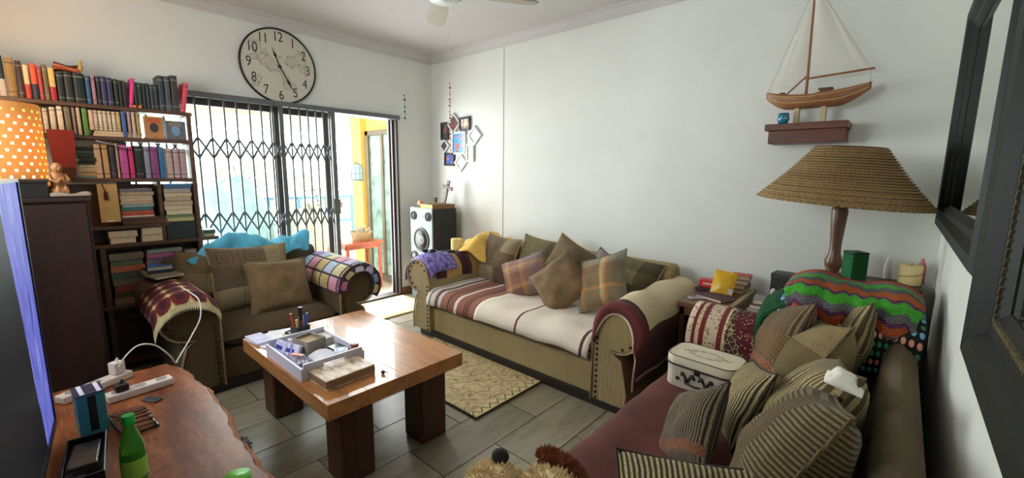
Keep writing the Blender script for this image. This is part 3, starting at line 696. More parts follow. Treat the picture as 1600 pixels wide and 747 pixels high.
t.base(t.mix(t.math('GREATER_THAN', o[0], .30), bord, field)); t.set(Roughness=.95, Sheen_Weight=.05); t.bump(t.noise(t.coord(), 200, 2), .4, .003)
A3 = -.74 - .235 + .165
pp = [( -.02, .36)] + [(A3 + .160*math.cos(R_(a)), .545 + .160*math.sin(R_(a))) for a in range(-20, 201, 20)] + [(A3-.165, .44)]
pp = [(y, z) for y, z in pp][1:]
pr3 = path([(0, y, z) for y, z in pp])
sheet('persian_rug', lambda u, v: Vector((3.50+.66*u, pr3(v).y, pr3(v).z + .006 + wr(u, v, 16, .008))), 24, 24, t.m, 'maroon and ivory persian rug draped over the far arm of the sofa', 'rug')
# ---------------------------------------------------------------- bookshelf and books
ROW1=[
(-3.396,-3.366,0.233,(28,42,38),'dark teal and white',(190,180,165)),
(-3.364,-3.323,0.225,(150,118,62),'olive gold',None),
(-3.321,-3.292,0.214,(62,42,36),'dark brown',None),
(-3.292,-3.266,0.196,(222,196,150),'cream and red',(196,60,44)),
(-3.263,-3.233,0.21,(214,88,52),'orange and navy',(34,44,62)),
(-3.234,-3.212,0.195,(176,64,64),'brick red',None),
(-3.212,-3.187,0.211,(116,100,66),'olive green',None),
(-3.187,-3.156,0.197,(216,184,100),'yellow and crimson',(170,34,44)),
(-3.154,-3.119,0.179,(24,32,28),'black',None),
(-3.12,-3.079,0.186,(34,38,32),'charcoal',None),
(-3.079,-3.025,0.186,(20,36,30),'blackish green',None),
(-3.023,-2.998,0.177,(42,88,124),'blue',None),
(-2.995,-2.973,0.181,(160,122,132),'mauve',None),
(-2.971,-2.949,0.181,(30,30,36),'black',None),
(-2.949,-2.92,0.186,(52,54,92),'indigo',None),
(-2.92,-2.888,0.182,(44,50,84),'navy',None),
(-2.885,-2.862,0.179,(36,52,40),'dark green',None),
(-2.862,-2.842,0.174,(30,44,36),'dark bottle green',None),
(-2.842,-2.822,0.173,(46,38,48),'dark plum',None),
(-2.816,-2.792,0.199,(226,60,140),'hot pink',None),
(-2.782,-2.761,0.174,(28,44,38),'dark green',None),
(-2.762,-2.737,0.173,(34,52,48),'dark teal',None),
(-2.737,-2.716,0.172,(30,40,38),'black',None),
(-2.716,-2.695,0.175,(40,56,50),'dark green',None),
(-2.695,-2.673,0.17,(58,60,84),'slate',None),
(-2.674,-2.648,0.173,(36,48,40),'dark green',None),
(-2.645,-2.611,0.241,(52,64,72),'slate grey',None),
(-2.608,-2.574,0.243,(76,82,84),'grey',None),
(-2.571,-2.528,0.254,(64,58,54),'dark grey brown',None),
(-2.525,-2.494,0.215,(222,78,92),'coral pink',None)]
ROW2=[
(-3.343,-3.317,0.17,(206,186,150),'cream',None),
(-3.315,-3.296,0.169,(150,120,90),'tan',None),
(-3.259,-3.239,0.157,(226,206,178),'cream',None),
(-3.237,-3.212,0.152,(214,196,170),'ivory',None),
(-3.206,-3.178,0.163,(222,202,176),'pale cream',None),
(-3.173,-3.144,0.187,(236,214,188),'whitish',None),
(-3.141,-3.109,0.179,(120,110,84),'drab olive',None),
(-3.106,-3.088,0.182,(140,126,112),'taupe',None),
(-3.085,-3.064,0.197,(206,180,150),'beige',None),
(-3.059,-3.031,0.193,(88,140,50),'bright green',None),
(-3.028,-3.003,0.184,(216,186,160),'cream with red top',(216,186,160)),
(-3.004,-2.982,0.182,(206,190,162),'cream',None),
(-2.982,-2.959,0.189,(216,200,172),'cream',None),
(-2.96,-2.937,0.183,(214,196,170),'cream',None),
(-2.937,-2.915,0.185,(206,192,160),'cream',None),
(-2.915,-2.892,0.184,(212,196,170),'cream',None),
(-2.892,-2.869,0.186,(200,176,110),'tan yellow',None),
(-2.866,-2.839,0.19,(66,100,164),'blue',None),
(-2.835,-2.815,0.184,(170,140,140),'dusty pink',None),
(-2.812,-2.791,0.182,(206,184,160),'cream',None),
(-2.788,-2.763,0.185,(166,146,90),'olive tan',None)]
ROW3=[
(-3.025,-2.99,0.224,(216,196,170),'cream',None),
(-2.987,-2.954,0.226,(206,176,126),'tan yellow',None),
(-2.951,-2.922,0.227,(64,62,84),'dark indigo',None),
(-2.918,-2.902,0.238,(196,180,160),'beige',None),
(-2.899,-2.855,0.226,(196,92,168),'magenta purple',None),
(-2.851,-2.824,0.22,(214,56,124),'hot pink',None),
(-2.817,-2.771,0.226,(30,40,42),'black and teal',None),
(-2.768,-2.735,0.224,(140,150,176),'pale blue grey',None),
(-2.732,-2.688,0.226,(140,76,130),'purple',None),
(-2.684,-2.651,0.224,(48,112,164),'blue',None),
(-2.643,-2.605,0.217,(196,172,166),'pinkish cream',None),
(-2.601,-2.563,0.214,(190,162,166),'dusty pink',None),
(-2.559,-2.519,0.216,(186,158,156),'dusty rose',None)]
mshelf = wood('dark_shelf_wood', (52, 34, 24), (98, 68, 48), 'Y', 3)
bk = thing('bookshelf', 'dark wooden open-backed bookshelf crammed with books beside the gate', 'bookshelf', (.15, -3.0, 0))
SB0, SB1 = -3.72, -2.47
for z, y1 in ((1.845, SB1+.01), (1.640, SB1), (1.358, SB1), (1.030, -2.66), (.900, -2.36), (.46, SB1), (.05, SB1)):
    put('shelf_board', B().box(.085, SB0, z-.0, .27, y1, z+.026), mshelf, bk, world=True, bevel=.003)
put('upright', B().box(.085, SB1-.028, 0, .275, SB1, 1.845), mshelf, bk, world=True, bevel=.003)
put('upright', B().box(.085, SB0-.03, 0, .275, SB0, 1.845), mshelf, bk, world=True, bevel=.003)
put('divider', B().box(.085, -2.712, .926, .265, -2.690, 1.358), mshelf, bk, world=True, bevel=.002)
put('added_back_panel', B().box(.078, SB0, .02, .085, SB1, 1.34), mshelf, bk, world=True)  # added panel, keeps the bright doorway from showing through the lower rows
put('divider', B().box(.085, -3.06, .076, .265, -3.03, .90), mshelf, bk, world=True, bevel=.002)
mpage = pm((224, 208, 176), .9, .08, 60, name='book_pages')
def ordn(n): return ['first','second','third','fourth','fifth','sixth','seventh','eighth','ninth','tenth','eleventh','twelfth','thirteenth','fourteenth','fifteenth','sixteenth','seventeenth','eighteenth','nineteenth','twentieth','twenty-first','twenty-second','twenty-third','twenty-fourth','twenty-fifth','twenty-sixth','twenty-seventh','twenty-eighth','twenty-ninth','thirtieth','thirty-first','thirty-second'][n]
def book_up(y0, y1, z, h, rgb, c2, label, group, depth=.155, lean=0, xf=.262):
    t = thing('book', label, 'book', (xf-depth/2, (y0+y1)/2, z), 0, group); w = (y1-y0)-.0015; d = depth
    M = Matrix.Rotation(R_(lean), 4, 'X')
    sp = []
    for k in range(7):
        a = -90+k*30; sp.append((d/2 - .004 + .006*math.cos(R_(a)), w/2*math.sin(R_(a))))
    cov = B(); poly = [(-d/2, -w/2)] + sp + [(-d/2, w/2), (-d/2, w/2-.002), (d/2-.010, w/2-.002), (d/2-.010, -w/2+.002), (-d/2, -w/2+.002)]
    cov.prism(poly, lambda u, v, s: M @ Vector((u, v, s)), 0, h)
    put('cover', cov, pm(rgb, .5, .16, 40), t)
    put('page_block', B().box(-d/2+.004, -w/2+.002, .003, d/2-.010, w/2-.002, h-.005, M), mpage, t)
    if c2:
        bb = B(); k0, k1 = (.0, .42)
        poly2 = [(u+.0008 if u > 0 else u, v*1.02) for u, v in sp]; poly2 += [(d/2-.012, w/2), (d/2-.012, -w/2)]
        bb.prism(poly2, lambda u, v, s: M @ Vector((u, v, s)), h*k0, h*k1); put('spine_band', bb, pm(c2, .5, .1, 40), t)
    elif w > .018:
        poly2 = [(u+.0006 if u > 0 else u, v*1.01) for u, v in sp]; lt = 150 if sum(rgb) < 330 else 70
        for k0, k1 in ((.86, .885), (.12, .14)):
            bb = B().prism(poly2 + [(d/2-.012, w/2), (d/2-.012, -w/2)], lambda u, v, s: M @ Vector((u, v, s)), h*k0, h*k1); put('spine_line', bb, pm((lt, lt-10, lt-30), .5, .1, 40), t)
    return t
shelfname = {1: 'top shelf', 2: 'second shelf', 3: 'third shelf'}
for r, L, z in ((1, ROW1, 1.872), (2, ROW2, 1.667), (3, ROW3, 1.385)):
    hmax = {1: .30, 2: .172, 3: .25}[r]
    for k, (y0, y1, h, c, nm, c2) in enumerate(L):
        lean = {(1, 19): -7, (1, 29): -9}.get((r, k), 0)
        zz = z; hh = min(h, hmax)
        if r == 2 and 10 <= k <= 16: zz += .037; hh = min(hh, .128)
        book_up(y0+.001, y1-.001, zz, hh, c, c2, '%s book upright on the %s, %s from the left' % (nm, shelfname[r], ordn(k)), 'upright books on the %s' % shelfname[r], lean=lean, depth=.13 if hh < .2 else .16)
def book_flat(x0, x1, y0, y1, z0, z1, rgb, label, group, pages_out=False, yaw=0, name='book'):
    t = thing(name, label, 'book', ((x0+x1)/2, (y0+y1)/2, z0), R_(yaw), group); a, c, h = (x1-x0)/2, (y1-y0)/2, z1-z0
    cov = B().box(-a, -c, 0, a, c, .0025).box(-a, -c, h-.0025, a, c, h)
    if pages_out: cov.box(-a, -c, .0025, -a+.004, c, h-.0025)
    else: cov.box(a-.004, -c, .0025, a, c, h-.0025)
    put('cover', cov, pm(rgb, .5, .16, 30), t, bevel=.001)
    if pages_out: put('page_block', B().box(-a+.004, -c+.003, .0025, a-.004, c-.003, h-.0025), mpage, t)
    else: put('page_block', B().box(-a+.003, -c+.003, .0025, a-.004, c-.003, h-.0025), mpage, t)
    return t
CR = [(206, 190, 160), (196, 176, 150), (214, 200, 172), (186, 166, 140), (170, 160, 150)]
def stack(y0, y1, z0, hs, cols, where, group, seed, xf=.262, pages=()):
    rr = random.Random(seed); z = z0; n = len(hs)
    for k, (h, (c, nm)) in enumerate(zip(hs, cols)):
        e0, e1, ex = rr.uniform(0, .012), rr.uniform(0, .014), rr.uniform(-.012, .004)
        book_flat(.10+ex, xf+ex, y0+e0, y1-e1, z, z+h-.001, c, '%s book, %s from the bottom in %s' % (nm, ordn(k), where), group, k in pages); z += h
cr = lambda n: (CR[n % 5], ['cream', 'beige', 'ivory', 'tan', 'greyish'][n % 5])
stack(-2.925, -2.735, 1.108, [.012, .020, .014, .027, .02, .022, .02, .022, .024, .022], [((236,226,214),'white'), ((206,90,70),'red'), ((214,120,80),'orange red'), ((70,120,126),'teal'), ((150,186,180),'pale teal'), cr(1), cr(2), cr(0), cr(3), ((120,116,140),'lavender grey')], 'the left fourth shelf stack', 'flat books on the fourth shelf', 3)
stack(-2.685, -2.505, .930+.13, [.03, .022, .036, .034, .034, .03, .032, .030, .034], [((196,186,130),'straw'), ((110,140,90),'green and blue'), cr(2), cr(0), cr(1), cr(3), cr(0), cr(4), ((66,110,150),'blue')], 'the right fourth shelf stack', 'flat books on the fourth shelf', 4)
stack(-2.84, -2.69, .928, [.05, .05], [cr(2), cr(0)], 'the low stack under the brown box', 'flat books on the fifth shelf', 5, pages=(0, 1))
stack(-3.01, -2.85, .928, [.045, .045], [((186,160,130),'tan'), cr(2)], 'the low stack left of the white pair', 'flat books on the fifth shelf', 6, pages=(0, 1))
stack(-2.685, -2.50, .928, [.10+.03], [((40,52,48),'thick blackish green')], 'the fifth shelf by the right upright', 'flat books on the fifth shelf', 7)
stack(-3.02, -2.83, .488, [.05, .04, .05, .045, .05, .045, .04, .05], [((150,120,90),'tan'), ((90,80,60),'drab'), ((150,70,60),'brick'), ((120,110,80),'olive'), ((80,96,80),'grey green'), ((196,110,80),'orange'), ((100,120,84),'green'), ((120,110,90),'taupe')], 'the left stack under the wide board', 'flat books on the sixth shelf', 8)
stack(-2.82, -2.60, .488, [.06, .05, .06, .05, .05, .04, .035, .03], [((70,80,90),'slate'), ((140,120,100),'taupe'), ((60,70,96),'navy'), ((110,130,150),'grey blue'), ((160,120,110),'pinkish'), ((150,140,150),'mauve grey'), ((190,110,160),'pink'), ((140,150,140),'sage')], 'the middle stack under the wide board', 'flat books on the sixth shelf', 9)
stack(-2.60, -2.515, .488, [.08, .07, .08, .06, .06], [((90,70,60),'brown'), ((70,70,80),'charcoal'), ((130,110,80),'drab tan'), ((110,90,96),'plum'), ((170,150,140),'rose grey')], 'the right stack under the wide board', 'flat books on the sixth shelf', 10)
stack(-3.11, -3.01, 1.385, [.012, .028, .03, .018, .022, .026, .028, .020, .022], [((130,160,170),'pale blue'), ((196,170,130),'tan'), ((210,190,150),'cream'), ((214,200,170),'ivory'), ((40,60,44),'dark green'), ((36,44,36),'blackish'), ((44,66,48),'bottle green'), ((90,104,100),'grey green'), ((34,36,30),'black')], 'the stack beside the red box', 'flat books on the third shelf', 12)
stack(-3.02, -2.755, 1.667, [.018, .018], [((222,206,176),'long cream'), ((206,186,150),'long tan')], 'the pair below the second shelf cream row', 'flat books on the second shelf', 13, pages=(0, 1))
stack(-2.455, -2.375, .927, [.022, .03], [((196,170,120),'tan'), ((60,80,60),'dark green')], 'the pair at the wide board end', 'flat books on the fifth shelf', 21)
# two picture-cover books standing face out
def face_book(y0, y1, z, h, rgb, c2, c3, label):
    t = thing('book', label, 'book', (.24, (y0+y1)/2, z)); w = y1-y0
    put('cover', B().box(-.012, -w/2, 0, .012, w/2, h), pm(rgb, .5, .2, 20), t, bevel=.002)
    put('picture', B().lathe([(.0,.0),(w*.28,.0),(w*.28,.001),(0,.001)], 20, Matrix.Translation((.012, 0, h*.5)) @ Matrix.Rotation(R_(90), 4, 'Y') @ Matrix.Diagonal((1.1, .8, 1, 1))), pm(c2, .5, .3, 30), t)
    put('title_panel', B().box(.012, -w*.32, h*.72, .0132, w*.32, h*.92), pm(c3, .5, .2, 30), t)
face_book(-2.745, -2.635, 1.667, .155, (184, 132, 84), (64, 52, 60), (196, 90, 60), 'tan picture book with a dark bird standing face out on the second shelf')
face_book(-2.625, -2.505, 1.667, .135, (104, 108, 116), (120, 160, 190), (140, 130, 116), 'grey blue picture book standing face out at the end of the second shelf')
# brown box, loose papers, red box, cream folder
bx = thing('wooden_box', 'flat dark brown wooden box on the fourth shelf', 'box', (.17, -2.80, 1.057))
put('body', B().box(.09, -2.925, 1.057, .268, -2.675, 1.090), mshelf, bx, world=True, bevel=.003); put('lid', B().box(.088, -2.93, 1.091, .272, -2.715, 1.106), mshelf, bx, world=True, bevel=.003)
def paper(name, c, w, h, yaw, label, rgb=(236, 232, 236), seed=0, tilt=(0,0)):
    q = Matrix.Rotation(R_(yaw), 3, 'Z')
    return put(name, B().grid(lambda u, v: Vector(c) + q @ Vector(((u-.5)*w, (v-.5)*h, .004*noise.noise(Vector((u*2+seed, v*2, seed))) + tilt[0]*(u-.5) + tilt[1]*(v-.5))), 8, 8), pm(rgb, .8, .03), world=True, smooth=True, solid=.0012, label=label, cat='paper')
paper('loose_papers', (.22, -2.93, 1.622), .18, .17, 4, 'loose white papers poking out over the third shelf books', (214, 200, 206), 2, (-.03, -.04))
rb = thing('red_box', 'red lantern box tapering downwards on the third shelf', 'box', (.30, -3.17, 1.385))
fnr = lambda u, v: None
bb = B(); bb.lathe([(.062, 0), (.085, .30), (.082, .302), (.06, .004)], 4, Matrix.Rotation(R_(45), 4, 'Z'), cap=False); bb.box(-.042, -.042, 0, .042, .042, .004)
put('body', bb, pm((136, 34, 24), .5, .15, name='red_lacquer'), rb); put('base_panel', B().lathe([(.0632, .001), (.0695, .07)], 4, Matrix.Rotation(R_(45), 4, 'Z'), cap=False), pm((74, 34, 26), .6), rb)
fo = thing('folder', 'cream folder with a maroon tassel hanging at the edge of the bookshelf', 'folder', (.29, -2.98, 1.08))
put('board', B().box(.276, -3.035, 1.085, .300, -2.935, 1.345), pm((206, 178, 116), .7, .1), fo, world=True, bevel=.003)
tas = B().cyl((.306, -3.01, 1.345), (.306, -2.998, 1.30), .003); tas.lathe([(.004,0),(.010,-.012),(.012,-.06),(.0,-.06)], 10, Matrix.Translation((.306, -2.996, 1.30)))
put('tassel', tas, cloth('maroon_tassel', (84, 30, 40)), fo, world=True)
put('clasp', B().box(.300, -3.005, 1.09, .303, -2.965, 1.10), pm((240, 236, 226), .4), fo, world=True)
# little orange figures on the top shelf edge
for k, y in enumerate((-2.785, -2.757)):
    o = thing('clay_ornament', ('left' if k == 0 else 'right') + ' one of two tiny orange clay ornaments on the top shelf edge', 'ornament', (.266, y, 1.871), 0, 'orange clay ornaments')
    put('body', B().lathe([(.0,0),(.009,.001),(.012,.009),(.009,.017),(.0,.019)], 12), pm((226, 140, 60), .5), o, smooth=True); put('stalk', B().cyl((0,0,.018), (.001,0,.024), .0018, n=6), pm((90, 70, 40), .6), o)
# small horn-like ornament between books
tw = thing('wooden_ornament', 'small tan carved ornament perched on the black books of the top shelf', 'ornament', (.25, -3.035, 2.075))
put('body', B().ball((.25, -3.035, 2.10), .012, .014, .028), pm((190, 160, 90), .6), tw, world=True, smooth=True); put('head', B().ball((.252, -3.030, 2.134), .010), pm((190, 160, 90), .6), tw, world=True, smooth=True)
sc_ = thing('folded_scarf', 'folded rust and brown scarf lying on top of the black books', 'scarf', (.2, -3.09, 2.06))
for k in range(3):
    put('fold', B().grid(lambda u, v, k=k: Vector((.13+.13*u, -3.155+.12*v, 2.066+.014*k+.008*math.sin(v*5+k) + .004*math.sin(u*7))), 8, 10), pm([(150, 70, 44), (190, 110, 76), (96, 60, 44)][k], .9, .3, 20), sc_, world=True, smooth=True, solid=.010)

# ---------------------------------------------------------------- tall cabinet with perforated lamp, carved figure
mcab = wood('dark_red_brown_veneer', (34, 18, 14), (62, 34, 26), 'Z', 2, .5)
cb = thing('cabinet', 'tall narrow dark brown cabinet between the bookshelf and the television', 'cabinet', (.88, -3.33, 0))
put('body', B().box(.62, -3.56, .03, 1.08, -3.135, 1.275), mcab, cb, world=True, bevel=.003); put('top', B().box(.61, -3.57, 1.276, 1.10, -3.125, 1.300), mcab, cb, world=True, bevel=.004)
put('door', B().box(1.081, -3.545, .07, 1.098, -3.15, 1.262), mcab, cb, world=True, bevel=.003); put('foot_plinth', B().box(.64, -3.54, 0, 1.06, -3.155, .03), mshelf, cb, world=True)
lp = thing('perforated_lamp', 'glowing clay lamp with a pierced drum shade on the tall cabinet', 'lamp', (.78, -3.42, 1.301))
bb = B(); NN, MM = 96, 38; rr_ = .165
def lamppt(i, j): a = 2*math.pi*i/NN; z = .05 + .43*j/MM; r = rr_*(1-.02*abs(j-MM/2)/MM); return Vector((r*math.cos(a), r*math.sin(a), z))
i0 = bb.addv([lamppt(i, j) for j in range(MM+1) for i in range(NN)])
holes = []
for j in range(MM):
    for i in range(NN):
        row = j//3; hole = (j % 3 == 1) and (0 < j < MM-1) and ((i + 2*(row % 2)) % 4 == 0)
        if hole: holes.append((i, j)); continue
        i2 = (i+1) % NN; bb.face((i0+j*NN+i, i0+j*NN+i2, i0+(j+1)*NN+i2, i0+(j+1)*NN+i))
tc = NT('pierced_parchment'); tc.t.nodes.remove(tc.b); df = tc.n('ShaderNodeBsdfDiffuse'); df.inputs[0].default_value = S(196, 150, 90); tl = tc.n('ShaderNodeBsdfTranslucent'); tl.inputs[0].default_value = S(206, 150, 92); mxs = tc.n('ShaderNodeMixShader'); mxs.inputs[0].default_value = .06
tc.l(df.outputs[0], mxs.inputs[1]); tc.l(tl.outputs[0], mxs.inputs[2]); tc.l(mxs.outputs[0], tc.out.inputs[0])
put('shade', bb, tc.m, lp, smooth=True)
em = NT('warm_bulb'); em.set(Emission_Color=(1, .62, .26, 1), Emission_Strength=16.); em.base((1, .8, .5, 1))
put('diffuser', B().lathe([(.0,.07),(.115,.07),(.125,.12),(.125,.40),(.09,.44),(.0,.45)], 24), em.m, lp, smooth=True)
put('base', B().lathe([(.11,0),(.115,.01),(.10,.03),(.165,.05),(.0,.05)], 28), pm((120, 84, 50), .6), lp, smooth=True)
pl_ = bpy.data.lights.new('lamp_glow', 'POINT'); pl_.energy = 5; pl_.color = (1, .62, .3); pl_.shadow_soft_size = .06
po = bpy.data.objects.new('lamp_glow', pl_); COL.objects.link(po); po.parent = lp; po.location = (0, 0, .62)
mcarv = wood('carved_wood', (140, 84, 44), (206, 140, 84), 'Z', 4, .35)
fg = thing('carved_figure', 'carved wooden seated figure beside the pierced lamp', 'figurine', (1.02, -3.235, 1.301), R_(20))
put('legs', B().ball((.01, 0, .028), .034, .036, .028).ball((.03, .016, .03), .014, .012, .03).ball((.03, -.016, .03), .014, .012, .03), mcarv, fg, smooth=True)
put('torso', B().ball((0, 0, .085), .026, .032, .05), mcarv, fg, smooth=True); put('arms', B().tube([(0, .03, .115), (.022, .036, .085), (.034, .016, .075), (.04, 0, .10)], .008).tube([(0, -.03, .115), (.022, -.036, .085), (.034, -.016, .075), (.04, 0, .10)], .008), mcarv, fg, smooth=True)
put('head', B().ball((.008, 0, .150), .022, .021, .027), mcarv, fg, smooth=True); put('face', B().ball((.028, 0, .146), .007, .005, .009).ball((.026, .009, .155), .004).ball((.026, -.009, .155), .004), mcarv, fg, smooth=True)
kb = thing('black_box', 'black cardboard box on the tall cabinet in front of the pierced lamp', 'box', (.98, -3.42, 1.301))
put('body', B().box(.87, -3.50, 1.301, 1.07, -3.275, 1.375), pm((34, 28, 24), .6), kb, world=True, bevel=.002); put('lid', B().box(.865, -3.505, 1.376, 1.075, -3.27, 1.392), pm((48, 38, 30), .6), kb, world=True, bevel=.002)
put('folded_cloth', B().grid(lambda u, v: Vector((1.00+.10*u, -3.27+.15*v, 1.304+.012*math.sin(math.pi*u)*(1+.5*math.sin(v*9)))), 8, 12), cloth('grey_cloth', (150, 130, 110)), world=True, smooth=True, solid=.006, label='small folded grey cloth at the front of the tall cabinet top', cat='cloth')
# ---------------------------------------------------------------- live-edge table with television
t = NT('live_edge_wood'); v = t.coord(scale=(.9, 3.5, 3)); n1 = t.noise(v, 3, 8, .65); n2 = t.noise(v, 26, 4); g_ = t.math('ADD', t.math('MULTIPLY', n1, .7), t.math('MULTIPLY', n2, .3))
t.base(t.ramp(g_, [(.30, S(58, 26, 12)), (.48, S(118, 60, 28)), (.66, S(176, 106, 58))])); t.set(Roughness=.36); t.bump(g_, .12, .004); mlive = t.m
le = thing('live_edge_table', 'low orange-brown live-edge slab table under the television', 'table', (2.4, -3.3, 0))
def edge_y(x): return -2.925 + .013*math.sin(x*6.3) + .005*math.sin(x*21+1) + .0025*math.sin(x*57) + (.0 if x > 1.85 else -(1.85-x)*.25)
N = 90; bb = B(); xs = [1.70 + 1.75*k/N for k in range(N+1)]
poly = [(x, edge_y(x)) for x in xs] + [(3.45, -3.80), (1.72, -3.80)]
put('slab', bb.prism(poly, lambda u, v_, s: Vector((u, v_, s)), .445, .50), mlive, le, world=True)
bark = B()
def bfn(u, w_):
    x = 1.70+1.75*u; return Vector((x, edge_y(x) + .002 + .028*math.sin(math.pi*w_)*.5 + .012*w_ + .004*noise.noise(Vector((x*30, w_*4, 0))), .499-.056*w_))
put('bark_edge', bark.grid(bfn, 120, 5), wood('bark', (120, 60, 28), (196, 120, 66), 'Z', 6), le, world=True, smooth=True)
for x in (1.85, 3.30):
    for y in (-3.06, -3.70): put('leg', B().box(x-.05, y-.05, 0, x+.05, y+.05, .445), mlive, le, world=True, bevel=.006)
tv = thing('television', 'large black flat television seen edge-on, painted blue reflection on its screen', 'television', (2.85, -3.44, .50), 0)
pa, pb = Vector((2.20, -3.366, 0)), Vector((3.45, -3.485, 0)); du = (pb-pa).normalized(); dn = Vector((-du.y, du.x, 0))
Mtv = Matrix((( du.x, -dn.x, 0, pa.x), (du.y, -dn.y, 0, pa.y), (0, 0, 1, 0), (0, 0, 0, 1)))   # local x along the set, y into its back
TVW = (pb-pa).length; mtvb = pm((16, 16, 18), .35, .1, name='tv_black')
put('cabinet_shell', B().box(0, .002, .57, TVW, .04, 1.415, Mtv).box(.2, .04, .66, TVW-.2, .085, 1.2, Mtv), mtvb, tv, world=True, bevel=.004)
bz = B().box(0, -.006, .57, .010, .002, 1.415, Mtv).box(TVW-.012, -.006, .57, TVW, .002, 1.415, Mtv).box(.01, -.006, 1.405, TVW-.012, .002, 1.415, Mtv).box(.01, -.006, .57, TVW-.012, .002, .590, Mtv)
put('bezel', bz, mtvb, tv, world=True)
t = NT('tv_painted_reflection'); uv = t.coord('UV'); o = t.sep(uv)  # glowing blue wedge stands in for a grazing reflection on the screen
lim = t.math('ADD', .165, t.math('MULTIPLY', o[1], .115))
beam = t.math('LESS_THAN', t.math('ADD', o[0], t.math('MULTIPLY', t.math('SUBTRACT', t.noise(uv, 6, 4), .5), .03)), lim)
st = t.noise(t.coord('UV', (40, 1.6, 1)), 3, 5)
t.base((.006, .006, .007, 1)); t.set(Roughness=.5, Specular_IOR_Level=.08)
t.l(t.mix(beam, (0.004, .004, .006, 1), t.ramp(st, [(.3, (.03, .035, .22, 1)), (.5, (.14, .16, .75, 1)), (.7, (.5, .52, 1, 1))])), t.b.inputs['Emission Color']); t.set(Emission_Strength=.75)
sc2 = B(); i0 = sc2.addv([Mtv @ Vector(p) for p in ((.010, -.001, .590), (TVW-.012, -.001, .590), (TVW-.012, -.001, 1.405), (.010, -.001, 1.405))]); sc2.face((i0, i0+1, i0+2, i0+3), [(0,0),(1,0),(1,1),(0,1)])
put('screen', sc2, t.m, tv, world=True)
put('stand', B().box(.3, -.08, .501, .8, .10, .515, Mtv).box(.47, .005, .515, .63, .03, .60, Mtv), mtvb, tv, world=True, bevel=.003)
# things on the slab
tb = thing('teal_box', 'upright teal box with a black band and white striped top on the slab table', 'box', (2.20, -3.275, .501), R_(4))
W_, D_, H_ = .075, .10, .155
put('body', B().box(-D_/2, -W_/2, 0, D_/2, W_/2, H_), pm((52, 128, 136), .4, .12, name='teal_card'), tb, bevel=.003); put('lid', B().box(-D_/2-.002, -W_/2-.002, H_, D_/2+.002, W_/2+.002, H_+.006), pm((44, 44, 74), .35), tb, bevel=.002)
put('side_band', B().box(D_/2, -.010, .02, D_/2+.001, .012, H_-.004), pm((16, 18, 22), .4), tb)
for y in (-.026, .018): put('top_stripe', B().box(-D_/2+.002, y, H_+.006, D_/2-.002, y+.012, H_+.0068), pm((230, 226, 240), .4), tb)
def plug_strip(loc, rot, L, label, plugs):
    t = thing('power_strip', label, 'power strip', loc, R_(rot)); mw = pm((214, 200, 190), .45, .05, name='white_plastic')
    put('housing', B().box(-L/2, -.03, 0, L/2, .03, .032), mw, t, bevel=.006)
    for k in range(3):
        x = -L/2 + L*(k+.5)/3; put('socket', B().lathe([(.020, .0322), (.020, .0335), (.0,.0335)], 16, Matrix.Translation((x, 0, 0))), pm((150, 140, 134), .5), t)
    for x, c, h in plugs:
        p = put('plug', B().box(x-.022, -.022, .034, x+.022, .022, .034+h), pm(c, .45, .05), t, bevel=.005); put('cord_grip', B().cyl((x, 0, .034+h), (x+.006, 0, .05+h), .006, .004, 8), pm(c, .45, .05), p)
    return t
plug_strip((1.97, -3.11, .501), 96, .22, 'white power strip with a black plug beside the teal box', [(-.06, (34, 30, 30), .03)])
plug_strip((1.80, -3.235, .501), 118, .26, 'white power strip with a white charger behind the teal box', [(.085, (226, 214, 210), .055)])
cord = [(1.845, -3.16, .59), (1.83, -3.13, .63), (1.80, -3.08, .655), (1.78, -3.02, .63), (1.77, -2.97, .56), (1.76, -2.95, .515), (1.72, -2.93, .52), (1.55, -2.84, .56), (1.42, -2.765, .62), (1.30, -2.74, .69), (1.17, -2.755, .715), (1.02, -2.77, .722)]
def smooth(pts, n=6):
    P = [Vector(p) for p in pts]; out = []
    for i in range(len(P)-1):
        p0, p1, p2, p3 = P[max(i-1,0)], P[i], P[i+1], P[min(i+2,len(P)-1)]
        for k in range(n):
            s = k/n; out.append(.5*((2*p1)+(-p0+p2)*s+(2*p0-5*p1+4*p2-p3)*s*s+(-p0+3*p1-3*p2+p3)*s**3))
    return out+[P[-1]]
put('charger_cable', B().tube(smooth(cord), .0035, 6), pm((226, 222, 214), .4), world=True, smooth=True, label='thin white charger cable looping from the power strip to the armchair arm', cat='cable')
bt = thing('bottle', 'green soda bottle with a bright green cap on the slab table', 'bottle', (2.67, -3.215, .501))
gm = NT('green_bottle_plastic'); gm.base(S(90, 190, 70)); gm.set(Roughness=.12, Transmission_Weight=.6, IOR=1.3)
put('body', B().lathe([(.026,0),(.031,.006),(.031,.10),(.029,.13),(.016,.175),(.0125,.19),(.0125,.205)], 24), gm.m, bt, smooth=True)
put('label_wrap', B().lathe([(.0316,.03),(.0316,.09)], 24, cap=False), pm((150, 200, 80), .4, .15), bt, smooth=True); put('cap', B().lathe([(.0155,.198),(.0160,.200),(.0160,.222),(.014,.225),(.0,.225)], 20), pm((20, 190, 84), .35, .1), bt, auto=40)
rk = thing('wire_rack', 'dark slatted letter rack lying beside the teal box', 'rack', (2.24, -3.17, .501), R_(6))
for k in range(9): put('slat', B().box(-.10+k*.024, -.045, .006+.03*math.sin(k*.35), -.09+k*.024, .045, .014+.03*math.sin(k*.35)), pm((110, 70, 48), .4), rk, bevel=.002)
put('rim', B().tube([(-.11, -.048, .006), (.11, -.048, .006), (.11, .048, .006), (-.11, .048, .006)], .005, 6, True), mtvb, rk)
